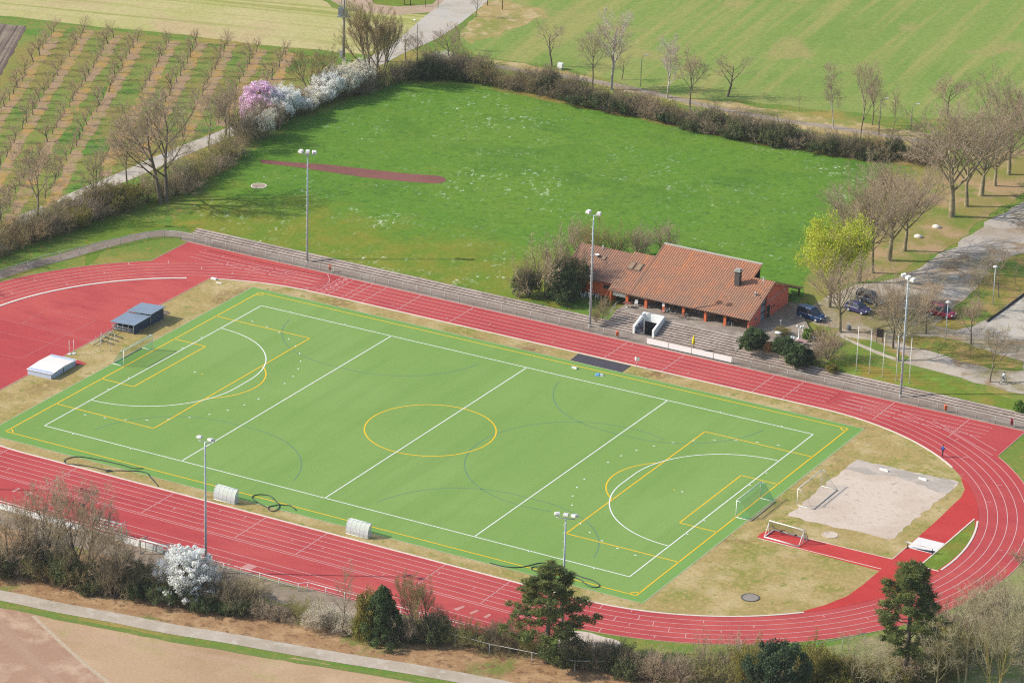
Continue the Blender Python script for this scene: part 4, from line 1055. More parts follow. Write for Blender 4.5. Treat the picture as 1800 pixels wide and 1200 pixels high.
# ------------------------------------------------------------------ jump mats
hb = thing('mat_cover', 'grey sheet-metal mat cover with two stepped roofs beside the red semicircle', 'mat cover', (-57.0, 10.4, .03), R(2))
def roofbox(x0, x1, y0, y1, z0, zt0, zt1, nm):
    m = MB(); m.idx([(x0-.2, y0-.2, zt0), (x1+.25, y0-.2, zt1), (x1+.25, y1+.2, zt1), (x0-.2, y1+.2, zt0), (x0-.2, y0-.2, zt0+.1), (x1+.25, y0-.2, zt1+.1), (x1+.25, y1+.2, zt1+.1), (x0-.2, y1+.2, zt0+.1)],
        [(0, 3, 2, 1), (4, 5, 6, 7), (0, 1, 5, 4), (1, 2, 6, 5), (2, 3, 7, 6), (3, 0, 4, 7)]); m.build('roof', M_zinc, hb)
    m = MB(); m.bbox(x1-.05, x1, y0, y1, z0, zt1); m.bbox(x0+.05, x1-.05, y1-.05, y1, z0, zt0); m.build('side_sheet', plain('dark blue sheet', C(62, 78, 104), .6, .1, 1), hb)
    m = MB(); m.bbox(x0+.2, x1-.25, y0+.25, y1-.2, z0, z0+.75); m.build('mat', plain('blue grey mat', C(86, 96, 110), .8, .12, 1), hb)
    m = MB()
    for k in range(5):
        x = x0 + .05 + (x1-x0-.1)*k/4; m.tube([(x, y0, z0), (x, y0, lerp(x, [x0, x1], [zt0, zt1]))], .045, 4)
    m.tube([(x0, y0, z0+.35), (x1, y0, z0+.35)], .035, 4); m.tube([(x0, y0, z0+.75), (x1, y0, z0+.75)], .03, 4)
    m.build('frame', M_greysteel, hb)
roofbox(-1.9, 1.9, -3.0, 1.2, 0, 1.25, 1.45, 'a'); roofbox(-1.7, 2.1, 1.3, 4.8, 0, 1.55, 1.8, 'b')
wm = thing('jump_mat', 'large white covered high jump mat on the grass beside the red semicircle', 'mat', (-57.0, -10.2, .03), R(3))
m = MB(); m.extr([(-3.2, 0), (3.2, 0), (3.2, .85), (-3.2, .85)], -2.0, 2.0, 'x'); m.build('mat_body', plain('pale blue grey cover side', C(196, 206, 226, .7), .7, .08, 1), wm)
m = MB(); m.idx([(-2.15, -3.35, .8), (2.15, -3.35, .8), (2.15, 3.35, .8), (-2.15, 3.35, .8), (-2.1, 0, 1.0), (2.1, 0, 1.0)], [(0, 1, 5, 4), (4, 5, 2, 3), (0, 4, 3), (1, 2, 5)]); m.build('cover', plain('white tarpaulin', C(238, 230, 220, .8), .7, .05, .7), wm)
m = MB(); m.bbox(2.0, 2.03, -.06, .06, .05, .8); m.bbox(2.0, 2.03, -3.2, -3.08, .05, .8); m.build('seam', M_black, wm)
sheet('jump_apron', [[(-55.2, -7.4), (-54.0, -5.6), (-56.0, -5.2), (-57, -6.8)]], .034, M_track)
# hurdle rack, uprights
hr = thing('hurdle_trolley', 'low steel frame trolley with thin uprights on the grass by the mat cover', 'trolley', GT(182, 610) * 1)
hr.location.z = .03
A_ = Vector(GT(158, 607)) - Vector(hr.location); B_ = Vector(GT(200, 581)) - Vector(hr.location); A_.z = B_.z = 0
m = MB(); nrm = Vector((B_.y-A_.y, -(B_.x-A_.x), 0)).normalized()
for o in (0, .7): m.tube([A_ + nrm*o + Vector((0, 0, .35)), B_ + nrm*o + Vector((0, 0, .45))], .05, 5)
for k in range(5):
    p = A_.lerp(B_, k/4)
    m.tube([p + Vector((0, 0, .35)), p + nrm*.7 + Vector((0, 0, .4))], .035, 4)
    m.tube([p + Vector((0, 0, .0)), p + Vector((0, 0, .9))], .03, 4)
m.build('frame', M_greysteel, hr)
for q in ((177, 617), (194, 617), (202, 609), (178, 606)):
    p = GT(*q) - Vector(hr.location); p.z = 0
    m = MB(); m.tube([p, p + Vector((0, 0, 1.9))], .03, 5); m.build('upright', M_galv, hr)
m = MB()
for k in range(3):
    p = A_.lerp(B_, .3+.2*k) + nrm*(1.6); m.box(p + Vector((0, 0, .1)), (2.6, .1, .2), R(-6)); 
m.build('hurdle_feet', plain('dark hurdle feet', C(110, 108, 92), .7, .1, 1), hr)
js = thing('jump_stand', 'pair of thin white uprights on flat feet beside the red semicircle', 'jump stand', (GT(125, 622).x, GT(125, 622).y, .03))
for q in ((122, 623), (130, 622)):
    p = GT(*q) - Vector(js.location); p.z = 0
    m = MB(); m.tube([p + Vector((0, 0, .06)), p + Vector((0, 0, 2.2))], .035, 6); m.build('upright', M_whitesteel, js)
    m = MB(); m.box(p + Vector((0, 0, .05)), (.5, .5, .08), .4); m.build('foot', M_whitesteel, js)

# ------------------------------------------------------------------ hoses
def hose(pts, lab):
    p = smooth_path([GT(*q)[:2] for q in pts], 6); b0 = p[0]
    m = MB(); m.tube([(x-b0[0], y-b0[1], .11 + .012*math.sin(i*.7)) for i, (x, y) in enumerate(p)], .058, 6)
    return tag(m.build('hose', M_hose, None, (b0[0], b0[1], 0)), lab, 'hose', 'watering hoses beside the pitch')
hose([(252, 824), (235, 824), (215, 818), (190, 812), (170, 808), (158, 806), (145, 804), (128, 804), (116, 808), (113, 812), (118, 816), (140, 818), (165, 822), (186, 827), (194, 827), (195, 829), (188, 830), (186, 828), (200, 828), (222, 828), (245, 829), (258, 832), (263, 838), (270, 846), (278, 855)], 'longest black watering hose, knotted on the dry grass at the left of the pitch')
hose([(468, 892), (455, 885), (446, 879), (443, 875), (448, 871), (460, 870), (474, 872), (482, 879), (490, 887), (490, 894), (482, 899), (474, 898), (471, 893), (478, 890), (492, 888), (508, 889), (516, 893), (520, 898)], 'black watering hose looped once beside the shelter by the mast')
hose([(861, 990), (880, 995), (905, 998), (928, 995), (950, 990), (970, 991), (985, 996), (1000, 1006), (1020, 1014), (1040, 1020), (1052, 1027), (1053, 1031), (1046, 1033), (1034, 1030), (1020, 1020), (1005, 1013), (985, 1006), (965, 1000), (950, 997), (937, 997), (934, 1001), (945, 1005), (970, 1007)], 'black watering hose in a long double loop behind the pine')

# ------------------------------------------------------------------ bits on and around the track
def bin_(px, py, lab, mat, h=1.05, r=.24):
    b = GT(px, py); b.z = hh(b.x, b.y)
    t = thing('litter_bin', lab, 'bin', b)
    m = MB(); m.tube([(0, .05, 0), (0, .05, h)], .035, 5); m.build('post', M_galv, t)
    m = MB(); m.lathe([(.02, .36), (r*.85, .36), (r, h+.08), (r*.9, h+.1), (r*.85, h)], 12); m.build('bin_body', mat, t)
    m = MB(); m.bbox(-.05, .05, -r-.02, -r+.02, .45, h); m.build('bin_strap', M_dkwood, t)
bin_(580, 478, 'orange litter bin by the fence near the running numbers', M_orangebin)
bin_(1085, 594, 'orange litter bin by the fence left of the white stairway', M_orangebin)
bin_(1662, 724, 'orange litter bin by the fence right of the tall mast', M_orangebin)
bin_(1778, 750, 'dark red litter bin at the far right corner of the track', plain('red plastic', C(200, 58, 74), .6, .06, 1), 1.1, .22)
sb = thing('notice_stand', 'two small white boards on a post at the edge of the black mat', 'sign', (GT(1119, 648).x, GT(1119, 648).y, .03))
m = MB(); m.tube([(0, 0, 0), (0, 0, 1.6)], .03, 5); m.build('post', M_galv, sb)
for s_ in (-1, 1):
    m = MB(); m.box((s_*.22, 0, 1.5), (.34, .04, .55), s_*.5); m.build('board', M_panelwhite, sb)
mb = MB(); mb.prism([(3.7, 36.3), (3.9, 33.5), (12.4, 33.35), (12.4, 36.3)], .02, .06)
tag(mb.build('rubber_mat', M_dkrubber), 'large black rubber mat crossing the grass between pitch and track', 'mat')
b = GT(1053, 660); t = thing('kit_bag', 'crumpled blue and white bag lying on the pitch edge', 'bag', (b.x, b.y, .05), .4)
m = MB(); m.idx([(-.6, -.35, 0), (.1, -.4, 0), (.1, .4, 0), (-.6, .3, 0), (-.45, -.2, .22), (.0, -.25, .3), (.0, .25, .28), (-.45, .2, .2)], [(4, 5, 6, 7), (0, 1, 5, 4), (1, 2, 6, 5), (2, 3, 7, 6), (3, 0, 4, 7), (0, 3, 2, 1)]); m.build('bag_body', plain('blue cloth', C(110, 168, 214, .7), .8, .1, 2), t)
m = MB(); m.idx([(.1, -.4, 0), (.7, -.25, 0), (.7, .3, 0), (.1, .4, 0), (.15, -.25, .3), (.55, -.15, .2), (.55, .2, .18), (.15, .25, .28)], [(4, 5, 6, 7), (0, 1, 5, 4), (1, 2, 6, 5), (2, 3, 7, 6), (3, 0, 4, 7), (0, 3, 2, 1)]); m.build('towel', M_whitesteel, t)
b = GT(1010, 648); t = thing('equipment_case', 'long grey case lying on the pitch below the black mat', 'case', (b.x, b.y, .05), R(-8))
m = MB(); m.box((0, 0, .12), (.75, .28, .22)); m.build('case_body', M_panelwhite, t)
m = MB(); m.box((-.42, 0, .13), (.09, .3, .26)); m.box((.42, 0, .13), (.09, .3, .26)); m.build('end_cap', M_greysteel, t)
def pit_circle(px, py, r, lab, rim, inner):
    b = GT(px, py); z = hh(b.x, b.y)
    t = thing('throwing_circle', lab, 'throwing circle', (b.x, b.y, z), 0)
    m = MB(); disc(m, (0, 0), r*.86, .0, .055); m.build('circle_slab', inner, t)
    m = MB(); n = 28
    for k in range(n):
        a0, a1 = 2*PI*k/n, 2*PI*(k+1)/n
        q = lambda rr, a, z_: (rr*math.cos(a), rr*math.sin(a), z_)
        m.face([q(r*.86, a0, .075), q(r, a0, .075), q(r, a1, .075), q(r*.86, a1, .075)]); m.face([q(r, a0, 0), q(r, a1, 0), q(r, a1, .075), q(r, a0, .075)]); m.face([q(r*.86, a1, .05), q(r*.86, a0, .05), q(r*.86, a0, .075), q(r*.86, a1, .075)])
    m.build('rim', rim, t)
pit_circle(455, 327, 1.3, 'throwing circle with a white rim on the green meadow', M_kerb, plain('circle concrete', C(188, 168, 140), .9, .1, 1))
pit_circle(1459, 940, 1.05, 'pale throwing circle on the dry grass beside the sand court', M_sand, M_sand)
pit_circle(1319, 1050, 1.2, 'grey throwing circle with a dark rim in the wide dry grass', plain('dark rim', C(96, 92, 88), .8, .1, 1), plain('grey slab', C(168, 158, 146), .9, .1, 1))
pit_circle(286, 550, 1.0, 'dark earthy throwing circle beside the mat cover', plain('earth rim', C(150, 130, 104), .9, .1, 1), plain('earthy slab', C(138, 120, 104), .95, .2, 1))
# steeplechase water jump
wj = thing('water_jump', 'pale water jump trough with a white barrier across the steeplechase lane', 'water jump', (73.95, 1.7, .0))
m = MB(); m.idx([(-1.85, -1.9, .065), (1.85, -1.9, .065), (1.85, 1.9, .055), (-1.85, 1.9, .055), (-1.85, -1.9, .03), (1.85, -1.9, .03), (1.85, 1.9, .03), (-1.85, 1.9, .03)], [(0, 1, 2, 3), (4, 5, 1, 0), (5, 6, 2, 1), (6, 7, 3, 2), (7, 4, 0, 3)]); m.build('trough', plain('pale trough', C(236, 230, 222, .75), .7, .06, 1), wj)
m = MB(); m.face([(-.9, -1.75, .075), (1.8, -1.85, .075), (1.8, -1.0, .075), (.4, -1.35, .075)]); m.build('water', plain('dark water', C(52, 50, 48), .15, .1, 1), wj)
m = MB(); m.box((0, -2.0, .85), (4.0, .13, .13)); m.build('barrier_beam', M_whitesteel, wj)
m = MB(); m.box((-1.95, -2.0, .85), (.3, .15, .15)); m.box((.4, -2.07, .85), (.9, .01, .08)); m.build('beam_mark', M_greysteel, wj)
for x in (-1.7, 1.8):
    m = MB(); m.tube([(x, -2.0, 0), (x, -2.0, .8)], .06, 5); m.box((x, -2.0, .05), (.12, .7, .06)); m.build('barrier_leg', M_black, wj)
for px, py, lb in ((1554, 827, 'white foam block on the damp sand nearest the bend'), (1622, 843, 'white foam block on the damp sand nearest the track')):
    if px == 1622: lb = 'white block at the right end of the damp sand strip'
    else: lb = 'white block at the middle of the damp sand strip'
    b = GT(px, py); m = MB(); m.box((0, 0, .10), (1.3, .26, .2), R(-8)); m.box((.3, -.02, .22), (.5, .18, .06), R(-8))
    tag(m.build('take_off_block', M_whitesteel, None, (b.x, b.y, .03)), lb, 'block')
b = GT(376, 491); m = MB(); m.box((0, 0, .1), (.95, .45, .2), R(-5)); tag(m.build('white_step', M_whitesteel, None, (b.x, b.y, .03)), 'thick white board at the end of the red semicircle', 'board')
b = GT(385, 498); m = MB(); m.box((0, 0, .06), (.95, .16, .1), R(-5)); tag(m.build('white_step', M_whitesteel, None, (b.x, b.y, .03)), 'thin white board on the grass below the thicker one', 'board')
# running numbers 1 to 6 painted beside the start line
for i in range(6):
    cu = bpy.data.curves.new('digit', 'FONT'); cu.body = str(i+1); cu.size = 1.15; cu.align_x = 'CENTER'; cu.align_y = 'CENTER'; cu.offset = .02
    o = bpy.data.objects.new('digit', cu); COL.objects.link(o)
    bpy.context.view_layer.update()
    me = bpy.data.meshes.new_from_object(o.evaluated_get(bpy.context.evaluated_depsgraph_get()))
    bpy.data.objects.remove(o); me.name = 'lane_number'
    me.materials.clear(); me.materials.append(M_lane)
    o = bpy.data.objects.new('lane_number', me); COL.objects.link(o)
    o.location = (-41.0, RI + 1.3*i + .65, .030); o.rotation_euler = (0, 0, R(-90)); tag(o, kind='structure')

# ------------------------------------------------------------------ terrace and garden furniture
M_plastic = plain('white plastic', C(240, 240, 236, .8), .5, .05, 1)
def chair_mesh(t, mat):
    m = MB(); m.box((0, 0, .44), (.46, .46, .04)); m.build('seat', mat, t)
    m = MB(); m.box((0, .22, .72), (.44, .04, .5), 0, 0, R(-8)); m.build('backrest', mat, t)
    for x in (-.2, .2):
        for y in (-.2, .2):
            m = MB(); m.box((x, y, .21), (.05, .05, .42)); m.build('leg', mat, t)
    for x in (-.23, .23):
        m = MB(); m.box((x, 0, .64), (.05, .42, .04)); m.box((x, -.19, .54), (.04, .04, .2)); m.build('armrest', mat, t)
ch0 = None
for k, (px, py, rz, lb) in enumerate([(1020, 517, .4, 'white plastic chair closest to the dark evergreen shrub'), (1027, 519, -.5, 'second white plastic chair from the dark evergreen shrub'), (1037, 520, 1.2, 'white plastic chair just left of the two-lamp mast'), (1044, 516, 2.6, 'white plastic chair right behind the two-lamp mast'), (1049, 521, -1, 'front white plastic chair right of the two-lamp mast'), (1054, 518, .2, 'white plastic chair furthest right in the chair group on the grass'), (1118, 541, .3, 'single white plastic chair on the porch left of the stairway')]):
    b = G(px, py, 1.2)
    if k == 0:
        ch0 = thing('plastic_chair', lb, 'chair', b, rz, 'white plastic chairs'); chair_mesh(ch0, M_plastic); c = ch0
    else:
        c = copy_tree(ch0); c.location = b; c.rotation_euler = (0, 0, rz); tag(c, lb, group='white plastic chairs')
    c.location.z = max(hh(b.x, b.y), 0) if k < 6 else 1.5
def table(px, py, z, lab, mat, r=.55, w_=None):
    b = G(px, py, z); t = thing('garden_table', lab, 'table', (b.x, b.y, z))
    m = MB()
    if w_: m.box((0, 0, .72), (w_, .8, .05))
    else: m.lathe([(.0, .74), (r, .74), (r, .70), (.0, .70)], 16)
    m.build('tabletop', mat, t)
    m = MB(); m.lathe([(.3, 0), (.28, .05), (.05, .08), (.05, .7)], 8); m.build('pedestal', M_greysteel, t)
table(1368, 592, 1.5, 'round white table at the near left corner of the garden terrace', M_plastic)
table(1393, 601, 1.5, 'round white table next to the twin-globe garden lamp', M_plastic)
table(1410, 606, 1.5, 'pinkish rectangular table on the garden terrace behind the dark shrubs', plain('pink top', C(206, 160, 160), .6, .06, 1), .5, 1.6)
table(1430, 600, 1.5, 'small white table at the right end of the garden terrace', M_plastic, .4)
table(1103, 540, 1.5, 'low wooden table on the porch beside the single white chair', plain('brown top', C(150, 96, 84), .6, .06, 1), .5, 1.2)
b = G(1404, 596, 1.5); gl = thing('garden_lamp', 'white garden lamp post with two globe lights', 'garden lamp', (b.x, b.y, 1.5))
m = MB(); m.lathe([(.32, 0), (.32, .12), (.08, .18), (.06, 1.9)], 10); m.tube([(-.3, 0, 1.75), (.3, 0, 1.75)], .03, 5); m.build('pole', M_whitesteel, gl)
for s_ in (-1, 1):
    m = MB(); m.lathe([(.02, 1.78), (.15, 1.86), (.19, 2.0), (.15, 2.14), (.02, 2.2)], 10, 0, (s_*.3, 0, 0)); m.build('globe', M_lampbody, gl)
for q, lb in (((1372, 572), 'small white bollard light by the clubhouse side path'), ((1412, 582), 'small white bollard light behind the bright green shrub')):
    b = G(*q, 1.5); m = MB(); m.lathe([(.12, 0), (.12, .7), (.17, .72), (.15, .95), (.02, 1.0)], 8); tag(m.build('bollard_light', M_whitesteel, None, (b.x, b.y, 1.45)), lb, 'bollard light')
b = G(1190, 617, 0); yb = thing('parasol', 'folded yellow parasol standing behind the white boards', 'parasol', (b.x, 46.6, .0)); yb.location.x = 17.3
m = MB(); m.tube([(0, 0, 0), (0, 0, 2.6)], .03, 6); m.build('pole', M_black, yb)
m = MB(); m.lathe([(.02, 2.6), (.1, 2.3), (.2, 1.7), (.24, 1.2), (.16, 1.05), (.03, 1.05)], 9); m.build('canopy', plain('yellow cloth', C(238, 214, 40, .75), .8, .08, 2), yb)
# bicycles by the porch and the cyclist's
def bicycle(loc_, rz, lab, mat, group='bicycles', lean=.0):
    t = thing('bicycle', lab, 'bicycle', loc_, rz, group); t.rotation_euler = (lean, 0, rz)
    for x in (-.52, .52):
        m = MB(); pts = [(x + .33*math.cos(2*PI*k/16), 0, .34 + .33*math.sin(2*PI*k/16)) for k in range(17)]; m.tube(pts, .03, 5, 0, False); wl = m.build('wheel', M_black, t)
        m = MB(); m.tube([(x, -.06, .34), (x, .06, .34)], .05, 6)
        for k in range(6): m.tube([(x, 0, .34), (x + .32*math.cos(PI*k/3), 0, .34 + .32*math.sin(PI*k/3))], .008, 3)
        m.build('hub', M_galv, wl)
    m = MB(); m.tube([(-.52, 0, .34), (-.05, 0, .32), (-.15, 0, .85), (-.52, 0, .34)], .025, 5); m.tube([(-.14, 0, .8), (.36, 0, .85), (-.05, 0, .32)], .025, 5); m.tube([(.52, 0, .34), (.34, 0, .98)], .025, 5); m.build('frame', mat, t)
    m = MB(); m.box((-.17, 0, .92), (.26, .14, .06)); m.build('saddle', M_black, t)
    m = MB(); m.tube([(.28, -.28, 1.0), (.36, 0, 1.02), (.28, .28, 1.0)], .02, 5); m.build('handlebar', M_black, t)
    return t
bicycle((*G(1172, 551, 1.5)[:2], 1.5), .3, 'light bicycle parked on the terrace by the second porch pillar right of the stairway', M_whitesteel)
bicycle((*G(1190, 556, 1.5)[:2], 1.5), -.4, 'dark bicycle parked on the terrace left of the pale porch windows', M_black)
bicycle((*G(1203, 560, 1.5)[:2], 1.5), .2, 'grey bicycle parked on the terrace in front of the pale porch windows', M_greysteel)
b = G(1283, 572, 1.5); t = thing('folding_table', 'dark table with pale legs on the porch near the right corner pillar', 'table', (b.x, b.y, 1.5))
m = MB(); m.box((0, 0, .7), (1.0, .7, .06)); m.build('tabletop', plain('dark blue top', C(52, 60, 84), .5, .1, 1), t)
for x in (-.4, .4):
    for y in (-.28, .28):
        m = MB(); m.box((x, y, .34), (.05, .05, .68)); m.build('leg', M_framewhite, t)
# railings at the ends of the big flight
for xx, lb in ((1.55, 'sloping handrail at the left end of the tall steps'), (23.4, 'sloping handrail at the right end of the tall steps')):
    t = thing('handrail', lb, 'handrail', (xx, 48.2, .2))
    m = MB(); m.tube([(0, 0, .9), (0, 3.8, 2.3), (0, 4.6, 2.3)], .035, 5); m.tube([(0, 0, .5), (0, 3.8, 1.9)], .025, 5); m.build('rail', M_greysteel, t)
    for k in range(4):
        m = MB(); m.tube([(0, k*1.25, k*.36), (0, k*1.25, .9 + k*.46)], .03, 5); m.build('post', M_greysteel, t)
b = GT(1492, 580); t = thing('waste_container', 'small arched grey waste container on the gravel by the bare tree', 'bin', b)
m = MB(); m.lathe([(.26, 0), (.28, .7), (.02, .72)], 10); m.build('bin_body', plain('dark grey', C(100, 104, 110), .6, .1, 1), t)
m = MB(); m.tube([(-.36, 0, 0), (-.36, 0, .8), (-.2, 0, 1.05), (.2, 0, 1.05), (.36, 0, .8), (.36, 0, 0)], .045, 6); m.build('arch_frame', M_framewhite, t)
b = GT(1546, 602); t = thing('notice_board', 'dark noticeboard under the trees by the garden path', 'noticeboard', b, .3)
m = MB(); m.box((0, 0, 1.5), (1.0, .1, 1.3)); m.build('board', M_dkwood, t)
for x in (-.42, .42):
    m = MB(); m.box((x, 0, .45), (.08, .08, .9)); m.build('post', M_dkwood, t)
for q, lb in (((1614, 417), 'pale flat boulder on the grass left of the gravel drive'), ((1646, 400), 'pale flat boulder under the avenue trees')):
    b = GT(*q); rg = random.Random(int(b.x)); m = MB()
    m.lathe([(.0, .5), (.4, .42), (.65, .2), (.6, 0)], 7)
    m.v = [(x*(1+.3*rg.random()), y*(.8+.3*rg.random()), z*(.8+.4*rg.random())) for x, y, z in m.v]
    tag(m.build('boulder', M_kerb, None, b), lb, 'boulder')
b = GT(985, 122); t = thing('hive_box', 'small white box on legs in the dry verge beyond the meadow hedge', 'box', b)
m = MB(); m.box((0, 0, .75), (.9, .7, .8)); m.build('box_body', M_plastic, t)
m = MB(); m.box((0, 0, .18), (.6, .5, .36)); m.build('stand', M_greysteel, t)
# timber gate beams by the farm road, bench frame, posts at the yard
b = GT(592, 127); t = thing('road_barrier', 'dark timber barrier beam beside the farm road below the power pole', 'barrier', b, R(38))
m = MB(); m.box((0, 0, .9), (3.6, .15, .2)); m.box((0, .1, .5), (3.6, .12, .16)); m.build('beam', M_dkwood, t)
for x in (-1.6, 1.6):
    m = MB(); m.box((x, .05, .5), (.16, .16, 1.0)); m.build('post', M_dkwood, t)
b = GT(716, 10); t = thing('steel_goal', 'dark steel frame at the edge of the yard beyond the field', 'frame', b)
m = MB(); m.tube([(-.7, 0, 0), (-.7, 0, 3.0), (.7, 0, 3.0), (.7, 0, 0)], .07, 6); m.build('frame', M_black, t)
m = MB(); m.tube([(-.7, 0, .06), (.9, 1.5, .06)], .05, 5); m.build('brace', M_black, t)
for q, lb in (((748, 13), 'thin dark post in the yard beside the steel frame'), ((770, 15), 'thin dark post in the yard beside the road')):
    b = GT(*q); m = MB(); m.tube([(0, 0, 0), (0, 0, 1.6)], .05, 5); m.lathe([(.0, 1.68), (.06, 1.6)], 5); tag(m.build('yard_post', M_black, None, b), lb, 'post')
for q, lb in (((857, 10), 'wooden post at the near end of the field gate by the road'), ((883, 17), 'short wooden post in the straw verge by the road')):
    b = GT(*q); m = MB(); m.tube([(0, 0, 0), (0, 0, 1.7)], .08, 6); m.lathe([(.0, 1.76), (.08, 1.7)], 6); tag(m.build('field_post', M_dkwood, None, b), lb, 'post')
# dark edging beside the branch road
eg = [GT(*q) for q in ((1735, 566), (1760, 548), (1800, 518), (1850, 484))]
mb = MB(); mb.tube([(p.x, p.y, p.z+.14) for p in eg], .16, 5)
tag(mb.build('log_kerb', M_dkwood), 'long dark log edging along the grass island', 'log')
sheet('branch_road', [rough(pix((1738, 566), (1768, 546), (1800, 522), (1860, 482), (1860, 560), (1800, 596), (1760, 600), (1720, 592)), 2, .3, 41)], .04, M_road)

# ------------------------------------------------------------------ cars
def car(px, py, rz, L_, col, lab, van=False):
    b = GT(px, py); t = thing('parked_car', lab, 'car', (b.x, b.y, max(b.z, 0)+.04), rz, 'parked cars')
    paint = plain('car paint ' + lab[:12], col, .3, .04, 1, 0, .5); W_ = .88
    h1 = .95; hr = 1.75 if van else 1.45
    # stations along the length: x, z bottom, z top, half width
    st_ = [(-.5, .38, .72, .78), (-.485, .25, .86, .84), (-.40, .2, h1, W_), (-.2, .2, h1, W_), (.15, .2, h1-.02, W_), (.28, .2, h1-.08, W_), (.42, .22, .82, W_-.03), (.485, .28, .68, .80), (.5, .38, .58, .74)]
    m = MB(); n = 8; vs = []
    for x, zb, zt, hw_ in st_:
        x *= L_
        vs += [(x, -hw_*.92, zb), (x, -hw_, zb+.15), (x, -hw_, zt-.12), (x, -hw_*.88, zt), (x, hw_*.88, zt), (x, hw_, zt-.12), (x, hw_, zb+.15), (x, hw_*.92, zb)]
    fs = [(i*n+k, i*n+(k+1) % n, (i+1)*n+(k+1) % n, (i+1)*n+k) for i in range(len(st_)-1) for k in range(n)]
    fs += [tuple(range(n-1, -1, -1)), tuple(range((len(st_)-1)*n, len(st_)*n))]
    m.idx(vs, fs); m.build('body', paint, t, None, True)
    xr0, xr1 = (-.47, .08) if van else (-.40, .06)
    xb0, xb1 = (-.495, .26) if van else (-.47, .24)
    def cab(z0, z1, x0, x1, hw0, hw1, xx0, xx1):
        return [(x0*L_, -hw0, z0), (x1*L_, -hw0, z0), (x1*L_, hw0, z0), (x0*L_, hw0, z0), (xx0*L_, -hw1, z1), (xx1*L_, -hw1, z1), (xx1*L_, hw1, z1), (xx0*L_, hw1, z1)]
    F8 = [(0, 1, 5, 4), (1, 2, 6, 5), (2, 3, 7, 6), (3, 0, 4, 7), (4, 5, 6, 7), (3, 2, 1, 0)]
    m = MB(); m.idx(cab(h1-.05, hr-.04, xb0, xb1, .80, .62, xr0, xr1), F8); m.build('window', M_glassdk, t, None, True)
    m = MB(); m.idx(cab(hr-.05, hr+.02, xr0-.01, xr1+.01, .645, .58, xr0+.02, xr1-.02), F8); m.build('roof', paint, t, None, True)
    for s_ in (-1, 1):
        for xa, xb in ((xb0+.005, xr0), (xb1-.005, xr1), (-.17, -.16)):
            m = MB(); m.tube([(xa*L_, s_*.805, h1-.05), (xb*L_, s_*.635, hr-.02)], .04, 4)
            m.build('pillar', paint, t)
    for x in (-.30, .31):
        for s_ in (-1, 1):
            m = MB(); c_ = x*L_
            m.tube([(c_, s_*.70, .31), (c_, s_*.90, .31)], .31, 14); wh = m.build('wheel', M_black, t)
            m = MB(); m.tube([(c_, s_*.895, .31), (c_, s_*.915, .31)], .19, 10); m.build('rim', M_galv, wh)
    for s_ in (-1, 1):
        m = MB(); m.box((.478*L_, s_*.60, .66), (.14, .3, .14)); m.build('headlight', M_panelwhite, t)
        m = MB(); m.box((-.492*L_, s_*.66, .76), (.08, .2, .18)); m.build('tail_light', plain('red lens', C(170, 40, 40), .3, 0), t)
        m = MB(); m.box((.17*L_, s_*.95, .98), (.1, .2, .13)); m.build('mirror', paint, t)
    m = MB(); m.box((.495*L_, 0, .45), (.05, .5, .12)); m.build('number_plate', M_panelwhite, t)
    return t
car(1426, 560, R(-10), 4.4, C(26, 66, 118, .5), 'dark blue car in the shade of the clubhouse gable', True)
car(1508, 548, R(-10), 3.9, C(72, 70, 118, .6), 'violet blue car behind the bare trees on the gravel')
car(1530, 532, R(-8), 4.5, C(96, 106, 118, .6), 'grey estate car furthest back behind the bare trees', True)
car(1655, 555, R(-8), 4.4, C(160, 40, 72, .6), 'dark red car parked alone on the gravel by the street lamp', True)

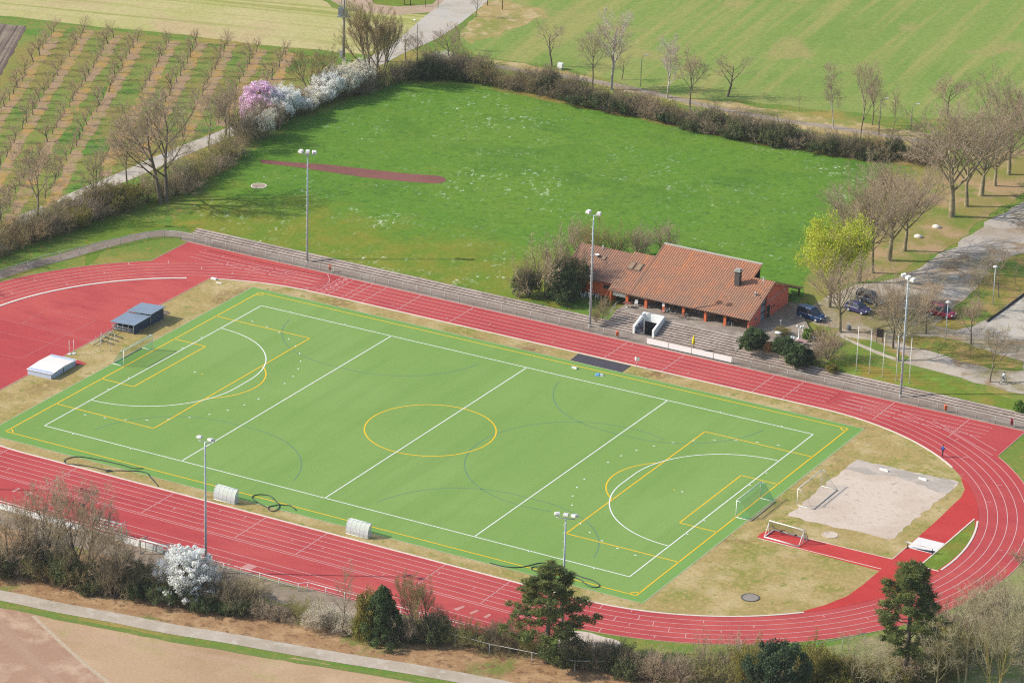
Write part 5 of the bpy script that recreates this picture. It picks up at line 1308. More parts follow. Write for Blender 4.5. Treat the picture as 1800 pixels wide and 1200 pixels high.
# ------------------------------------------------------------------ people
def person(loc_, rz, J, mats, lab, hair=None):
    """J: joint name -> (pos, radius); skinned into one continuous body"""
    names = list(J); ix = {n: i for i, n in enumerate(names)}
    bones = [('hip', 'waist'), ('waist', 'chest'), ('chest', 'neck'), ('neck', 'chin'), ('chin', 'head'), ('chest', 'shl'), ('shl', 'ell'), ('ell', 'wrl'), ('wrl', 'hal'), ('chest', 'shr'), ('shr', 'elr'), ('elr', 'wrr'), ('wrr', 'har'),
             ('hip', 'hil'), ('hil', 'knl'), ('knl', 'anl'), ('anl', 'tol'), ('hip', 'hir'), ('hir', 'knr'), ('knr', 'anr'), ('anr', 'tor')]
    me = bpy.data.meshes.new('person'); me.from_pydata([J[n][0] for n in names], [(ix[a], ix[c]) for a, c in bones], [])
    o = bpy.data.objects.new('person', me); COL.objects.link(o)
    sk = o.modifiers.new('s', 'SKIN'); su = o.modifiers.new('u', 'SUBSURF'); su.levels = 2; su.render_levels = 2
    for i, n in enumerate(names):
        r_ = J[n][1]; o.data.skin_vertices[0].data[i].radius = r_ if isinstance(r_, tuple) else (r_, r_)
        if n == 'hip': o.data.skin_vertices[0].data[i].use_root = True
    bpy.context.view_layer.update()
    m2 = bpy.data.meshes.new_from_object(o.evaluated_get(bpy.context.evaluated_depsgraph_get()))
    bpy.data.objects.remove(o)
    m2.materials.clear()
    for mt in mats: m2.materials.append(mt)          # skin, top, legs, shoes
    P = {n: Vector(J[n][0]) for n in names}
    seg = {('hip', 'waist'): 2, ('waist', 'chest'): 1, ('chest', 'neck'): 1, ('neck', 'chin'): 0, ('chin', 'head'): 0, ('anl', 'tol'): 3, ('anr', 'tor'): 3}
    def dist(p, a, c):
        d_ = c - a; t = max(0, min(1, (p-a).dot(d_)/max(d_.length_squared, 1e-9))); return (p - a - d_*t).length
    for pl in m2.polygons:
        c = pl.center; best = min(bones, key=lambda q: dist(c, P[q[0]], P[q[1]]))
        if best in seg: k = seg[best]
        elif best[1] in ('shl', 'shr', 'ell', 'elr', 'wrl', 'wrr'): k = 1
        elif best[1] in ('hal', 'har'): k = 0
        else: k = 2
        pl.material_index = k; pl.use_smooth = True
    o = bpy.data.objects.new('person', m2); COL.objects.link(o); o.location = loc_; o.rotation_euler = (0, 0, rz)
    tag(o, lab, 'person')
    hd = P['head']; ch_ = P['chin']
    m = MB(); up = (hd - ch_).normalized(); c = hd + up*.03
    m.lathe([(.0, .10), (.07, .08), (.105, .02), (.10, -.06), (.07, -.1)], 10, 0, (c.x - .02, c.y, c.z)); m.build('hair', hair or plain('brown hair', C(80, 60, 48), .8, .1, 5), o)
    m = MB(); f = c + Vector((.10, 0, -.05)); m.tube([f + Vector((-.02, 0, .03)), f + Vector((.025, 0, -.02))], [.012, .02], 5)
    m.build('nose', mats[0], o)
    m = MB()
    for s_ in (-1, 1): m.box((f.x-.008, s_*.035, f.z+.04), (.012, .022, .012))
    m.build('eye', M_black, o)
    for s_, w_, h_ in ((1, 'wrl', 'hal'), (-1, 'wrr', 'har')):
        a = P[h_]; d_ = (P[h_] - P[w_]).normalized(); sd_ = Vector((0, 1, 0)); m = MB()
        for q, ln in ((-.03, .07), (-.01, .085), (.01, .08), (.03, .065)): m.tube([a + sd_*q, a + sd_*q + d_*ln*.6, a + sd_*q*.8 + d_*ln + Vector((.015, 0, 0))], [.011, .010, .008], 5)
        m.tube([a - d_*.03 + Vector((.03, 0, 0)), a + d_*.02 + Vector((.055, 0, 0))], [.012, .009], 5)
        m.build('fingers', mats[0], o)
    return o
skin = plain('skin', C(206, 160, 134), .7, .05, 4)
Jr = dict(hip=((0, 0, .92), (.12, .16)), waist=((.02, 0, 1.08), (.11, .14)), chest=((.06, 0, 1.34), (.12, .18)), neck=((.09, 0, 1.50), .06), chin=((.11, 0, 1.57), .075), head=((.13, 0, 1.68), (.10, .09)),
          shl=((.06, .19, 1.42), .065), ell=((-.08, .25, 1.16), .045), wrl=((.14, .22, 1.08), .035), hal=((.22, .2, 1.11), .035), shr=((.06, -.19, 1.42), .065), elr=((-.02, -.26, 1.14), .045), wrr=((.2, -.2, 1.2), .035), har=((.27, -.18, 1.26), .035),
          hil=((.0, .10, .88), .095), knl=((.2, .1, .52), .065), anl=((.02, .1, .16), .045), tol=((.14, .1, .08), .04), hir=((0, -.10, .88), .095), knr=((-.02, -.1, .47), .065), anr=((-.06, -.1, .07), .045), tor=((.1, -.1, .04), .045))
b = GT(1656, 803)
person((b.x, b.y, .02), R(75), Jr, [skin, plain('blue jersey', C(64, 84, 176), .8, .12, 5), plain('dark red shorts', C(96, 52, 70), .8, .1, 5), M_black], 'runner in a blue top jogging on the right bend of the red track')
b = GT(1763, 674); rzc = R(75)
by = bicycle((b.x, b.y, max(b.z, 0)+.03), rzc, 'pale bicycle ridden along the gravel at the right edge', M_whitesteel, 'bicycles')
Jc = dict(hip=((-.17, 0, 1.02), (.12, .16)), waist=((-.08, 0, 1.16), (.11, .14)), chest=((.06, 0, 1.38), (.12, .18)), neck=((.14, 0, 1.52), .06), chin=((.18, 0, 1.58), .075), head=((.20, 0, 1.69), (.10, .09)),
          shl=((.06, .19, 1.44), .065), ell=((.2, .26, 1.22), .045), wrl=((.27, .27, 1.08), .035), hal=((.29, .26, 1.03), .035), shr=((.06, -.19, 1.44), .065), elr=((.2, -.26, 1.22), .045), wrr=((.27, -.27, 1.08), .035), har=((.29, -.26, 1.03), .035),
          hil=((-.14, .10, .98), .095), knl=((.22, .11, .78), .065), anl=((.02, .12, .46), .045), tol=((.13, .12, .42), .04), hir=((-.14, -.10, .98), .095), knr=((.16, -.11, .62), .065), anr=((-.06, -.12, .24), .045), tor=((.05, -.12, .2), .04))
person((b.x, b.y, max(b.z, 0)+.03), rzc, Jc, [skin, plain('pale grey jacket', C(206, 210, 214, .7), .8, .12, 5), plain('grey trousers', C(130, 136, 140), .8, .1, 5), M_black], 'cyclist in a pale grey jacket riding on the gravel at the right edge')
# ------------------------------------------------------------------ plants
M_bark = two_tone('grey brown bark', C(140, 126, 106), C(172, 156, 128), .5)
M_barkdk = two_tone('dark bark', C(112, 102, 92), C(140, 128, 110), .5)
M_barklit = two_tone('olive grey bark', C(150, 138, 108), C(186, 172, 136), .5)
M_barkwhite = two_tone('white birch bark', C(214, 206, 196, .7), C(170, 158, 150, .7), .8)
M_twig = two_tone('brown twigs', C(212, 188, 158), C(188, 168, 134), .12)
M_twigred = two_tone('reddish twigs', C(208, 182, 152), C(192, 170, 138), .12)
M_twigpale = two_tone('pale olive twigs', C(220, 208, 164), C(200, 182, 146), .2)
M_twigfruit = two_tone('pinkish fruit twigs', C(226, 190, 160), C(206, 176, 142), .3)
M_twiggreen = two_tone('greenish twigs', C(182, 176, 108), C(192, 164, 122), .12)
M_twigwhite = two_tone('pale twigs', C(226, 212, 200, .75), C(204, 176, 158, .75), .3)
M_twigdk = two_tone('dark undergrowth twigs', C(150, 136, 112), C(178, 160, 124), .3)
M_leafdk = leaf_mat('dark evergreen leaves', C(74, 96, 62, .7), C(108, 128, 80, .7), 1.2)
M_leafivy = leaf_mat('ivy leaves', C(94, 110, 72, .7), C(136, 142, 96, .7), 1.0)
M_leafyew = leaf_mat('blue green needles', C(66, 86, 66, .7), C(94, 114, 80, .7), 1.4)
M_leafpine = leaf_mat('pine needles', C(98, 114, 66, .75), C(142, 148, 82, .75), .9)
M_leafbright = leaf_mat('fresh green leaves', C(104, 150, 58, .7), C(150, 178, 80, .7), 1.5)
M_leafyellow = leaf_mat('yellow spring leaves', C(190, 206, 56, .8), C(208, 208, 84, .8), .8)
M_leafolive = leaf_mat('olive spring leaves', C(150, 150, 66, .7), C(168, 150, 84, .7), .8)
M_white = plain('white blossom', C(244, 240, 232, .85), .8, .06, 3)
M_bloomwhite = leaf_mat('white blossom clusters', C(255, 252, 242, 1.0), C(250, 242, 228, 1.0), 1.5, thin=.5)
M_bloomgrey = leaf_mat('cream blossom clusters', C(246, 238, 214, .95), C(226, 220, 206, .9), 1.2)
M_bloompink = leaf_mat('pink blossom clusters', C(240, 212, 230, .95), C(222, 186, 212, .9), 1.2)
M_orangebush = two_tone('orange dry grass', C(206, 148, 90), C(224, 172, 116), 3)

def rdir(rng):
    while True:
        v = Vector((rng.uniform(-1, 1), rng.uniform(-1, 1), rng.uniform(-1, 1)))
        if .05 < v.length < 1: return v.normalized()

def turn(d, ang, az):
    a = d.orthogonal().normalized(); a = Matrix.Rotation(az, 3, d) @ a
    return (Matrix.Rotation(ang, 3, a) @ d).normalized()

def grow(tr, tw, p, d, L_, r, lev, P, rng, tips):
    mx = P['lev']; n = 5 if lev == 0 else (4 if lev < mx else 2)
    pts = [p.copy()]; rd = [r]; cur = d.copy()
    for i in range(n):
        cur = (cur + rdir(rng)*P['wob'] + Vector((0, 0, 1))*P['up'][min(lev, len(P['up'])-1)]).normalized()
        p = p + cur*(L_/n); pts.append(p.copy()); rd.append(r*(1 - (i+1)/n*P['taper']))
    if lev == mx:
        wdt = P['tw']
        s_ = cur.cross(rdir(rng)).normalized()*wdt
        tw.face([pts[0]-s_, pts[0]+s_, pts[1]+s_*.8, pts[1]-s_*.8]); tw.face([pts[1]-s_*.8, pts[1]+s_*.8, pts[2]])
        tips.append(pts[-1]); return
    (tr if lev <= P.get('tl', 1) else tw).tube(pts, rd, [7, 5, 4, 3, 3, 3][lev], 0, False)
    k = P['kids'][lev]; t0 = P['t0'][lev]
    for j in range(k):
        t = t0 + (1-t0)*(j + rng.uniform(.1, .9))/k
        f = t*n; i = min(int(f), n-1); q = pts[i].lerp(pts[i+1], f-i)
        dd = (pts[i+1]-pts[i]).normalized()
        az = j*2.4 + rng.uniform(-.7, .7)
        nd = turn(dd, R(P['ang'][lev] * rng.uniform(.7, 1.25)), az)
        grow(tr, tw, q, nd, L_*P['lr'][lev]*rng.uniform(.75, 1.15)*(1.12 - .5*(t-t0)*P.get('taperlen', 1)), max(rd[i]*(.62 if lev else .55), .012), lev+1, P, rng, tips)
    if lev < mx: tips.append(pts[-1])

def leafq(mb, c, s, rng, nrm=None, mi=0):
    u = rdir(rng) if nrm is None else (nrm + rdir(rng)*.8).normalized()
    a = u.orthogonal().normalized(); a = Matrix.Rotation(rng.uniform(0, 6.3), 3, u) @ a; b_ = u.cross(a)
    mb.face([c - a*s - b_*s*.6, c + a*s - b_*s*.6, c + a*s*.8 + b_*s*.7, c - a*s*.7 + b_*s*.8], mi)

PROTO = {}
def finish(name, tr, tw, mats, extra=None, cat='tree'):
    """scale a grown plant to height 1 and width 1 and keep it as the first copy of its kind"""
    allv = tr.v + tw.v
    zs = sorted(v[2] for v in allv); H = zs[int(len(zs)*.985)]
    rs = sorted(math.hypot(v[0], v[1]) for v in allv); Wd = 2*rs[int(len(rs)*.94)]
    for m in [tr, tw] + ([extra[0]] if extra else []): m.v = [(x/Wd, y/Wd, z/H) for x, y, z in m.v]
    PROTO[name] = dict(tr=tr, tw=tw, mats=mats, extra=extra, me=None)

BASE = dict(lev=5, wob=.13, up=[.12, .10, .06, .04, .02], taper=.72, tw=.0075, tl=1, kids=[7, 6, 6, 5, 5], t0=[.35, .3, .25, .2, .1], ang=[42, 40, 38, 36, 36], lr=[.62, .55, .52, .5, .5])
def bare(name, seed, H=10, r=.22, mats=None, bloom=None, **kw):
    P = dict(BASE); P.update(kw); rng = random.Random(seed); tr, tw, tips = MB(), MB(), []
    stems = P.get('stems', 1)
    if stems > 2: P['kids'] = [max(3, k-2) if i == 1 else k for i, k in enumerate(P['kids'])]
    for s_ in range(stems):
        d = Vector((0, 0, 1)) if stems == 1 else turn(Vector((0, 0, 1)), R(P.get('lean', 14)), s_*2*PI/stems + rng.random())
        o = Vector((0, 0, 0)) if stems == 1 else Vector((d.x, d.y, 0)).normalized()*P.get('spread', .25)
        grow(tr, tw, o, d, H*P.get('tlen', .7)*rng.uniform(.88, 1.05), r/(1 if stems == 1 else 1.3), 0, P, rng, tips)
    ex = None
    if bloom:
        mat, cnt, sz, rad = bloom; lb = MB()
        for t in tips:
            for _ in range(cnt): leafq(lb, t + rdir(rng)*rad*rng.random(), sz*rng.uniform(.6, 1.2), rng)
        ex = (lb, mat, 'leaves' if 'leav' in mat.name else 'blossom')
    finish(name, tr, tw, mats or (M_bark, M_twig), ex)

bare('plane_a', 1, 13, .30, lev=5, wob=.09, tlen=.46, kids=[11, 6, 5, 5, 7], t0=[.42, .25, .2, .15, .1], ang=[40, 26, 26, 30, 32], lr=[1.25, .50, .5, .5, .5], up=[.06, .09, .07, .05, .02], mats=(M_barklit, M_twig), tw=.007)
bare('plane_b', 2, 13, .28, lev=5, wob=.09, tlen=.44, kids=[12, 6, 5, 5, 7], t0=[.46, .25, .2, .15, .1], ang=[44, 28, 26, 30, 32], lr=[1.30, .48, .5, .5, .5], up=[.06, .10, .07, .05, .02], mats=(M_barklit, M_twigred), tw=.007)
bare('round_a', 3, 9, .16, kids=[8, 6, 6, 5, 5], ang=[48, 40, 36, 34, 36], mats=(M_bark, M_twig))
bare('round_b', 4, 9, .16, kids=[8, 6, 6, 5, 5], t0=[.4, .25, .2, .2, .1], ang=[40, 36, 34, 32, 36], mats=(M_barkdk, M_twigred))
bare('open_a', 5, 9, .20, kids=[6, 5, 5, 4, 5], ang=[50, 44, 40, 38, 36], wob=.2, mats=(M_barkdk, M_twig))
bare('tall_a', 6, 12, .15, tlen=.85, kids=[12, 5, 5, 4, 5], t0=[.3, .2, .2, .2, .1], ang=[36, 32, 30, 30, 36], lr=[.34, .5, .5, .5, .5], mats=(M_bark, M_twig))
bare('birch_a', 7, 12, .16, tlen=.86, kids=[13, 6, 6, 4, 5], t0=[.28, .2, .2, .2, .1], ang=[34, 30, 30, 30, 36], lr=[.40, .5, .5, .5, .5], mats=(M_barkwhite, M_twigwhite))
bare('birch_b', 8, 12, .10, tlen=.9, kids=[14, 6, 6, 5, 5], t0=[.32, .2, .2, .2, .1], ang=[30, 26, 34, 40, 36], lr=[.28, .5, .5, .5, .5], up=[.1, .06, -.04, -.1, .02], mats=(M_barkwhite, M_twigred))
bare('vase_a', 9, 8, .18, stems=6, lean=28, tlen=.62, kids=[5, 5, 6, 6, 5], t0=[.35, .25, .2, .2, .1], ang=[26, 28, 30, 30, 36], lr=[.6, .55, .5, .5, .5], mats=(M_bark, M_twiggreen))
bare('twin_a', 10, 13, .3, stems=2, lean=8, spread=.35, tlen=.66, kids=[8, 6, 6, 6, 5], t0=[.3, .25, .2, .2, .1], ang=[46, 40, 36, 34, 36], lr=[.62, .58, .5, .48, .5], mats=(M_barkdk, M_twig))
bare('poll_a', 11, 12, .25, stems=3, lean=7, tlen=.62, kids=[9, 7, 7, 6, 5], t0=[.35, .2, .2, .2, .1], ang=[26, 22, 24, 26, 36], lr=[.66, .5, .45, .45, .5], up=[.1, .14, .1, .06, .02], mats=(M_bark, M_twiggreen))
bare('clump_a', 12, 9, .13, stems=5, lean=20, tlen=.66, kids=[7, 6, 5, 4, 4], t0=[.3, .25, .2, .2, .1], ang=[30, 30, 32, 34, 36], lr=[.6, .55, .5, .5, .5], mats=(M_barkdk, M_twig), tw=.009)
bare('round_p', 51, 9, .14, stems=3, lean=12, kids=[8, 5, 5, 4, 4], t0=[.3, .25, .2, .2, .1], ang=[40, 36, 34, 34, 36], lr=[.55, .55, .5, .5, .5], mats=(M_barklit, M_twigpale), tw=.007)
bare('tall_p', 52, 11, .13, tlen=.85, kids=[12, 5, 4, 4, 4], t0=[.25, .2, .2, .2, .1], ang=[38, 34, 32, 30, 36], lr=[.36, .5, .5, .5, .5], mats=(M_barklit, M_twigpale), tw=.007)
bare('clump_p', 53, 8, .11, stems=5, lean=22, tlen=.66, kids=[7, 5, 4, 4, 4], t0=[.3, .25, .2, .2, .1], ang=[30, 30, 32, 34, 36], lr=[.6, .55, .5, .5, .5], mats=(two_tone('yellowish bark', C(190, 172, 96), C(168, 150, 100), .6), M_twigpale), tw=.007)
bare('sapling_a', 13, 4, .05, lev=3, tlen=.9, kids=[9, 5, 4], t0=[.35, .2, .2], ang=[40, 36, 34], lr=[.25, .5, .5], mats=(M_bark, M_twig), tw=.012)
for i in range(3):
    bare('fruit_%d' % i, 20+i, 3.4, .10, lev=3, tlen=.42, kids=[8, 6, 5], t0=[.45, .2, .2], ang=[48, 36, 34], lr=[1.15, .5, .5], up=[.1, .14, .1], wob=.2, mats=(M_barkdk, M_twigfruit), tw=.013)
bare('yellow_a', 30, 9, .18, kids=[11, 7, 5, 4], t0=[.14, .2, .2, .2], ang=[54, 40, 36, 34], lr=[.78, .55, .5, .5], up=[.05, .0, .0, .0], tlen=.55, lev=4, mats=(M_bark, M_twig), bloom=(M_leafyellow, 7, .06, .6))
bare('pink_a', 31, 7, .2, stems=3, lean=20, tlen=.62, kids=[7, 6, 5, 4], ang=[44, 40, 36, 34], lev=4, mats=(M_barkdk, M_twigdk), bloom=(M_bloompink, 12, .085, .38))
bare('blossom_a', 32, 6, .16, stems=5, lean=24, tlen=.7, kids=[7, 6, 5, 4], t0=[.2, .2, .2, .2], ang=[44, 42, 38, 36], lev=4, mats=(M_barkdk, M_twigdk), bloom=(M_bloomwhite, 14, .075, .32))
# multi-stemmed shrubs
SH = dict(lev=3, taper=.7, t0=[.15, .2, .2], kids=[8, 6, 4], ang=[36, 36, 36], lr=[.55, .5, .5], up=[.05, .05, .03], wob=.2, tl=0, tlen=.9, tw=.013)
def shrub(name, seed, stems=13, lean=38, H=4, mats=None, bloom=None, **kw):
    P = dict(SH); P.update(kw); rng = random.Random(seed); tr, tw, tips = MB(), MB(), []
    for s_ in range(stems):
        ln = R(lean)*math.sqrt((s_+.5)/stems)*1.2
        d = turn(Vector((0, 0, 1)), ln, s_*2.4)
        o = Vector((d.x, d.y, 0))*H*.25*rng.random()
        grow(tr, tw, o, d, H*P['tlen']*rng.uniform(.6, 1.05)*(.6+.4*math.cos(ln)), .04, 0, P, rng, tips)
    ex = None
    if bloom:
        mat, cnt, sz, rad = bloom[:4]; lb = MB(); low = bloom[4] if len(bloom) > 4 else None
        for t in tips:
            if low and low > 0 and t.z/H > low*rng.uniform(.6, 1.3): continue
            if low and low < 0 and t.z/H < -low*rng.uniform(.7, 1.2): continue
            for _ in range(cnt): leafq(lb, t + rdir(rng)*rad*rng.random(), sz*rng.uniform(.6, 1.2), rng)
        ex = (lb, mat, 'leaves' if ('leav' in mat.name or 'needle' in mat.name) else 'blossom')
    finish(name, tr, tw, mats or (M_barkdk, M_twig), ex)
shrub('bush_faint_a', 38, 14, mats=(M_twigdk, M_twig), bloom=(M_bloomgrey, 1, .05, .25, -.3))
shrub('bush_pale_a', 39, 11, mats=(M_barklit, M_twigpale), tw=.010)
shrub('bush_brown_a', 40, mats=(M_barkdk, M_twig)); shrub('bush_brown_b', 41, 20, 44, mats=(M_barkdk, M_twigred)); shrub('bush_green_a', 42, mats=(M_barkdk, M_twiggreen))
shrub('bush_dark_a', 43, 20, 46, mats=(M_twigdk, M_twigdk), bloom=(M_leafivy, 3, .08, .35, .55)); shrub('bush_dark_b', 44, 18, 46, mats=(M_twigdk, M_twigdk), bloom=(M_leafdk, 3, .08, .35, .5))
shrub('bush_dark_c', 45, 20, 46, mats=(M_twigdk, M_twigdk))
shrub('bush_white_a', 46, 20, 44, mats=(M_twigdk, M_twigdk), bloom=(M_bloomwhite, 4, .065, .28, -.42)); shrub('bush_cream_a', 47, 20, 44, mats=(M_twigdk, M_twig), bloom=(M_bloomgrey, 3, .06, .28, -.45))
shrub('bush_olive_a', 48, 18, 44, mats=(M_twigdk, M_twiggreen), bloom=(M_leafolive, 2, .06, .3))
# leafy evergreens built of leaf clumps
def leafy(name, seed, mat, n=60, per=110, form='round', sz=.13, crad=.24, mats=None, rag=(.45, 1.12)):
    rng = random.Random(seed); tr, tw, lb = MB(), MB(), MB()
    tr.tube([(0, 0, 0), (.02, 0, .4), (0, .02, .8)], [.05, .04, .015], 6)
    for i in range(n):
        u = (i+.5)/n; az = i*2.39996
        if form == 'cone': z = .06 + .9*u; rr = .5*(1-u)**.75*rng.uniform(.5, 1.15)
        else:
            z = .08 + .86*u; rr = .5*math.sqrt(max(.02, 1-(2*(z-.42)/1.16)**2))*rng.uniform(*rag); z *= rng.uniform(.88, 1.08)
        c = Vector((math.cos(az)*rr, math.sin(az)*rr, z)); tw.tube([(0, 0, z*.7), c], [.008, .004], 3, 0, False)
        cr = crad*rng.uniform(.4, 1.1)
        for _ in range(int(per*2.6)):
            d_ = rdir(rng); q = c + d_*cr*(rng.random()**.45)
            if q.z < .01: continue
            leafq(lb, q, sz*.055*rng.uniform(.6, 1.25), rng, d_)
    PROTO[name] = dict(tr=tr, tw=tw, mats=mats or (M_barkdk, M_twigdk), extra=(lb, mat, 'leaves'), me=None)
leafy('thuja_a', 60, M_leafdk, 90, 90, 'cone', .24, .11)
leafy('yew_a', 61, M_leafyew, 110, 95, 'round', .22, .12)
leafy('ivy_a', 62, M_leafdk, 100, 80, 'round', .24, .13)
leafy('fresh_a', 63, M_leafbright, 40, 80, 'round', .5, .2)
leafy('shrub_a', 64, M_leafdk, 46, 100, 'round', .42, .18)
leafy('blossom_ball', 67, M_bloomwhite, 260, 34, 'round', .24, .085, rag=(.35, 1.0))
leafy('pink_ball', 68, M_bloompink, 120, 34, 'round', .28, .12, rag=(.4, 1.05))
leafy('orange_a', 65, M_orangebush, 40, 70, 'round', .5, .18)
leafy('olivebush_a', 66, M_leafolive, 50, 70, 'round', .34, .2)
# pines: whorls of limbs, needles in separate flat tufts towards the ends
def pine(name, seed, top=.99, low=.2, broad=1.0):
    rng = random.Random(seed); tr, tw, lb = MB(), MB(), MB()
    H = 12.0
    tr.tube([(0, 0, 0), (.1, 0, H*.3), (0, .1, H*.7), (.05, 0, H*.97)], [.26, .20, .10, .03], 8)
    n = 58
    for i in range(n):
        u = (i+.5)/n; z = H*(low + (.97-low)*u); az = i*2.39996 + rng.uniform(-.4, .4)
        ln = 4.1*broad*(1-u)**.55*(.55 + .5*min(1, u*4))*rng.uniform(.6, 1.08) + .3
        d_ = Vector((math.cos(az), math.sin(az), .12 + .5*u)); p0 = Vector((0, 0, z)); pts = [p0]
        for k in range(4): d_ = (d_ + rdir(rng)*.16 + Vector((0, 0, .08))).normalized(); pts.append(pts[-1] + d_*ln/4)
        tw.tube(pts, [.06, .05, .035, .025, .012], 4, 0, False)
        for k in range(7):
            t = rng.uniform(.40, 1.02); f = t*4; a = min(int(f), 3); q = pts[a].lerp(pts[a+1], f-a) + rdir(rng)*ln*.13
            tw.tube([pts[a].lerp(pts[a+1], max(0, f-a-.3)), q], [.02, .01], 3, 0, False)
            for _ in range(44):
                o = rdir(rng); o.z = o.z*.6 + .25; o.normalize(); c = q + rdir(rng)*.22
                s_ = o.cross(rdir(rng)).normalized()*.045
                lb.face([c - s_, c + s_, c + o*rng.uniform(.28, .5)])
    m_ = (M_barkdk, M_twigdk); Wd = 8.2*broad
    for m in (tr, tw, lb): m.v = [(x/Wd, y/Wd, z/H) for x, y, z in m.v]
    PROTO[name] = dict(tr=tr, tw=tw, mats=m_, extra=(lb, M_leafpine, 'needles'), me=None)
pine('pine_a', 70, low=.16); pine('pine_b', 71, low=.26, broad=.85)

INST = {}
def plant(kind, base, h, w_, rz, name, label, cat, group=None, parts=True):
    """stand a plant of a kind at base; the first one is built, the others copy its parts"""
    P = PROTO[kind]
    t = thing(name, label, cat, base, rz, group, (w_, w_, h))
    if P['me'] is None:
        a = P['tr'].build('trunk', P['mats'][0], t); c = P['tw'].build('crown', P['mats'][1], t)
        P['me'] = [('trunk', a.data), ('crown', c.data)]
        if P['extra']: e = P['extra'][0].build(P['extra'][2], P['extra'][1], t); P['me'].append((P['extra'][2], e.data))
        for q in (P['tr'], P['tw']): q.v = q.f = None
    else:
        for nm, me in P['me']:
            if cat == 'shrub' and nm in ('trunk', 'crown'): nm = {'trunk': 'stem', 'crown': 'branches'}[nm]
            o = bpy.data.objects.new(nm, me); COL.objects.link(o); o.parent = t
    if cat == 'shrub':
        for o in t.children:
            if o.name.startswith('trunk'): o.name = 'stem'
            elif o.name.startswith('crown'): o.name = 'branches'
    return t
RT = random.Random(77)
def tree(kind, px, py, top, wpx, label, name='bare_tree', cat='tree', group=None, rz=None):
    b = GT(px, py); h = max(height_of(b, top), .5); w_ = width_of(b, wpx)
    if kind.startswith('plane'): w_ *= 1.28; h *= 1.06
    b.z -= .03
    return plant(kind, b, h, w_, RT.uniform(0, 6.28) if rz is None else rz, name, label, cat, group)

# avenue and car-park trees on the right
AV = 'bare trees along the gravel drive'
tree('plane_a', 1673, 381, 200, 145, 'bare avenue tree with a forked pale trunk, nearest the drive in the far row', group=AV)
tree('plane_b', 1699, 363, 186, 150, 'second bare avenue tree of the far row, with a thick dark trunk', group=AV)
tree('plane_a', 1725, 344, 212, 120, 'third bare avenue tree of the far row', group=AV, rz=2)
tree('plane_b', 1749, 327, 200, 120, 'fourth bare avenue tree of the far row', group=AV, rz=4)
tree('plane_b', 1773, 307, 142, 150, 'largest bare avenue tree at the far end of the row, greenish on one side', group=AV, rz=1)
tree('plane_a', 1815, 300, 156, 130, 'bare avenue tree cut by the right edge of the picture', group=AV, rz=3)
tree('plane_b', 1590, 441, 280, 138, 'bare wide-armed avenue tree at the far end of the near row', group=AV, rz=5)
tree('plane_a', 1563, 458, 304, 125, 'mossy-trunked avenue tree, second from the far end of the near row', group=AV, rz=.5)
tree('plane_b', 1534, 480, 318, 128, 'bare avenue tree in the middle of the near row', group=AV, rz=2.6)
tree('plane_a', 1509, 496, 336, 122, 'bare avenue tree of the near row just right of the yellow tree', group=AV, rz=1.4)
tree('yellow_a', 1458, 540, 390, 136, 'bright yellow-leaved tree behind the clubhouse', 'yellow_tree')
CP = 'bare trees around the gravel lot'
tree('plane_a', 1476, 584, 462, 92, 'pale-trunked bare tree between the blue car and the waste container', group=CP)
tree('plane_b', 1577, 634, 488, 116, 'large bare tree behind the flagpoles and the mast', group=CP)
tree('open_a', 1570, 612, 510, 84, 'bare tree half hidden behind the larger one by the garden path', group=CP)
tree('round_b', 1628, 586, 492, 66, 'bare tree left of the red car', group=CP)
tree('round_b', 1707, 604, 520, 60, 'small reddish bare tree right of the red car', group=CP)
tree('round_a', 1740, 671, 575, 74, 'small bare tree on the tip of the lawn by the cyclist', group=CP)
tree('round_a', 1755, 523, 438, 66, 'young bare tree beside the lamp on the grass island', group=CP)
tree('tall_a', 1722, 546, 462, 52, 'slender bare tree on the grass island left of the lamp', group=CP)
tree('sapling_a', 1784, 502, 462, 12, 'thin young tree near the right end of the grass island', 'young_tree', group=CP)
tree('open_a', 1812, 652, 545, 95, 'bare tree cut by the right edge beside the gravel', group=CP)
tree('sapling_a', 1705, 626, 598, 16, 'yellowish sapling under the small trees by the gravel path', 'young_tree', group=CP)
# row beyond the meadow
TR = 'trees along the path beyond the meadow'
tree('open_a', 970, 117, 42, 66, 'bare spreading tree standing alone beside the white box', group=TR)
tree('round_b', 1041, 157, 45, 58, 'reddish bare tree left of the white birch', group=TR)
tree('birch_a', 1075, 158, 18, 72, 'tall white-barked birch with upswept branches, largest on the path', 'birch_tree', group=TR)
tree('open_a', 1093, 140, 95, 34, 'small broken pale tree right of the tall white birch', group=TR)
tree('birch_a', 1173, 172, 62, 50, 'white-stemmed birch between the slim lamp and the brown tree', 'birch_tree', group=TR)
tree('round_b', 1213, 196, 82, 60, 'orange-tinged bare tree rooted in the meadow hedge', group=TR)
tree('sapling_a', 1217, 160, 105, 16, 'thin young tree behind the orange-tinged tree', 'young_tree', group=TR)
tree('open_a', 1279, 170, 98, 82, 'crooked dark fruit tree standing in the pasture', group=TR)
tree('sapling_a', 1405, 195, 158, 9, 'tiny lone sapling at the edge of the pasture', 'young_tree', group=TR)
tree('birch_b', 1465, 226, 112, 48, 'pinkish drooping birch right of the lone sapling', 'birch_tree', group=TR)
tree('round_a', 1512, 246, 110, 70, 'dark bare tree with a low drooping branch right of the drooping birch', group=TR)
tree('round_b', 1533, 220, 140, 44, 'bare tree behind the leaning lamp', group=TR)
tree('tall_a', 1569, 238, 152, 32, 'thin bare tree right of the leaning lamp', group=TR)
tree('sapling_a', 1544, 238, 190, 12, 'short thin stem in front of the leaning lamp', 'young_tree', group=TR)
tree('round_b', 1667, 208, 130, 72, 'bare tree with a rusty orange crown at the pasture edge', group=TR)
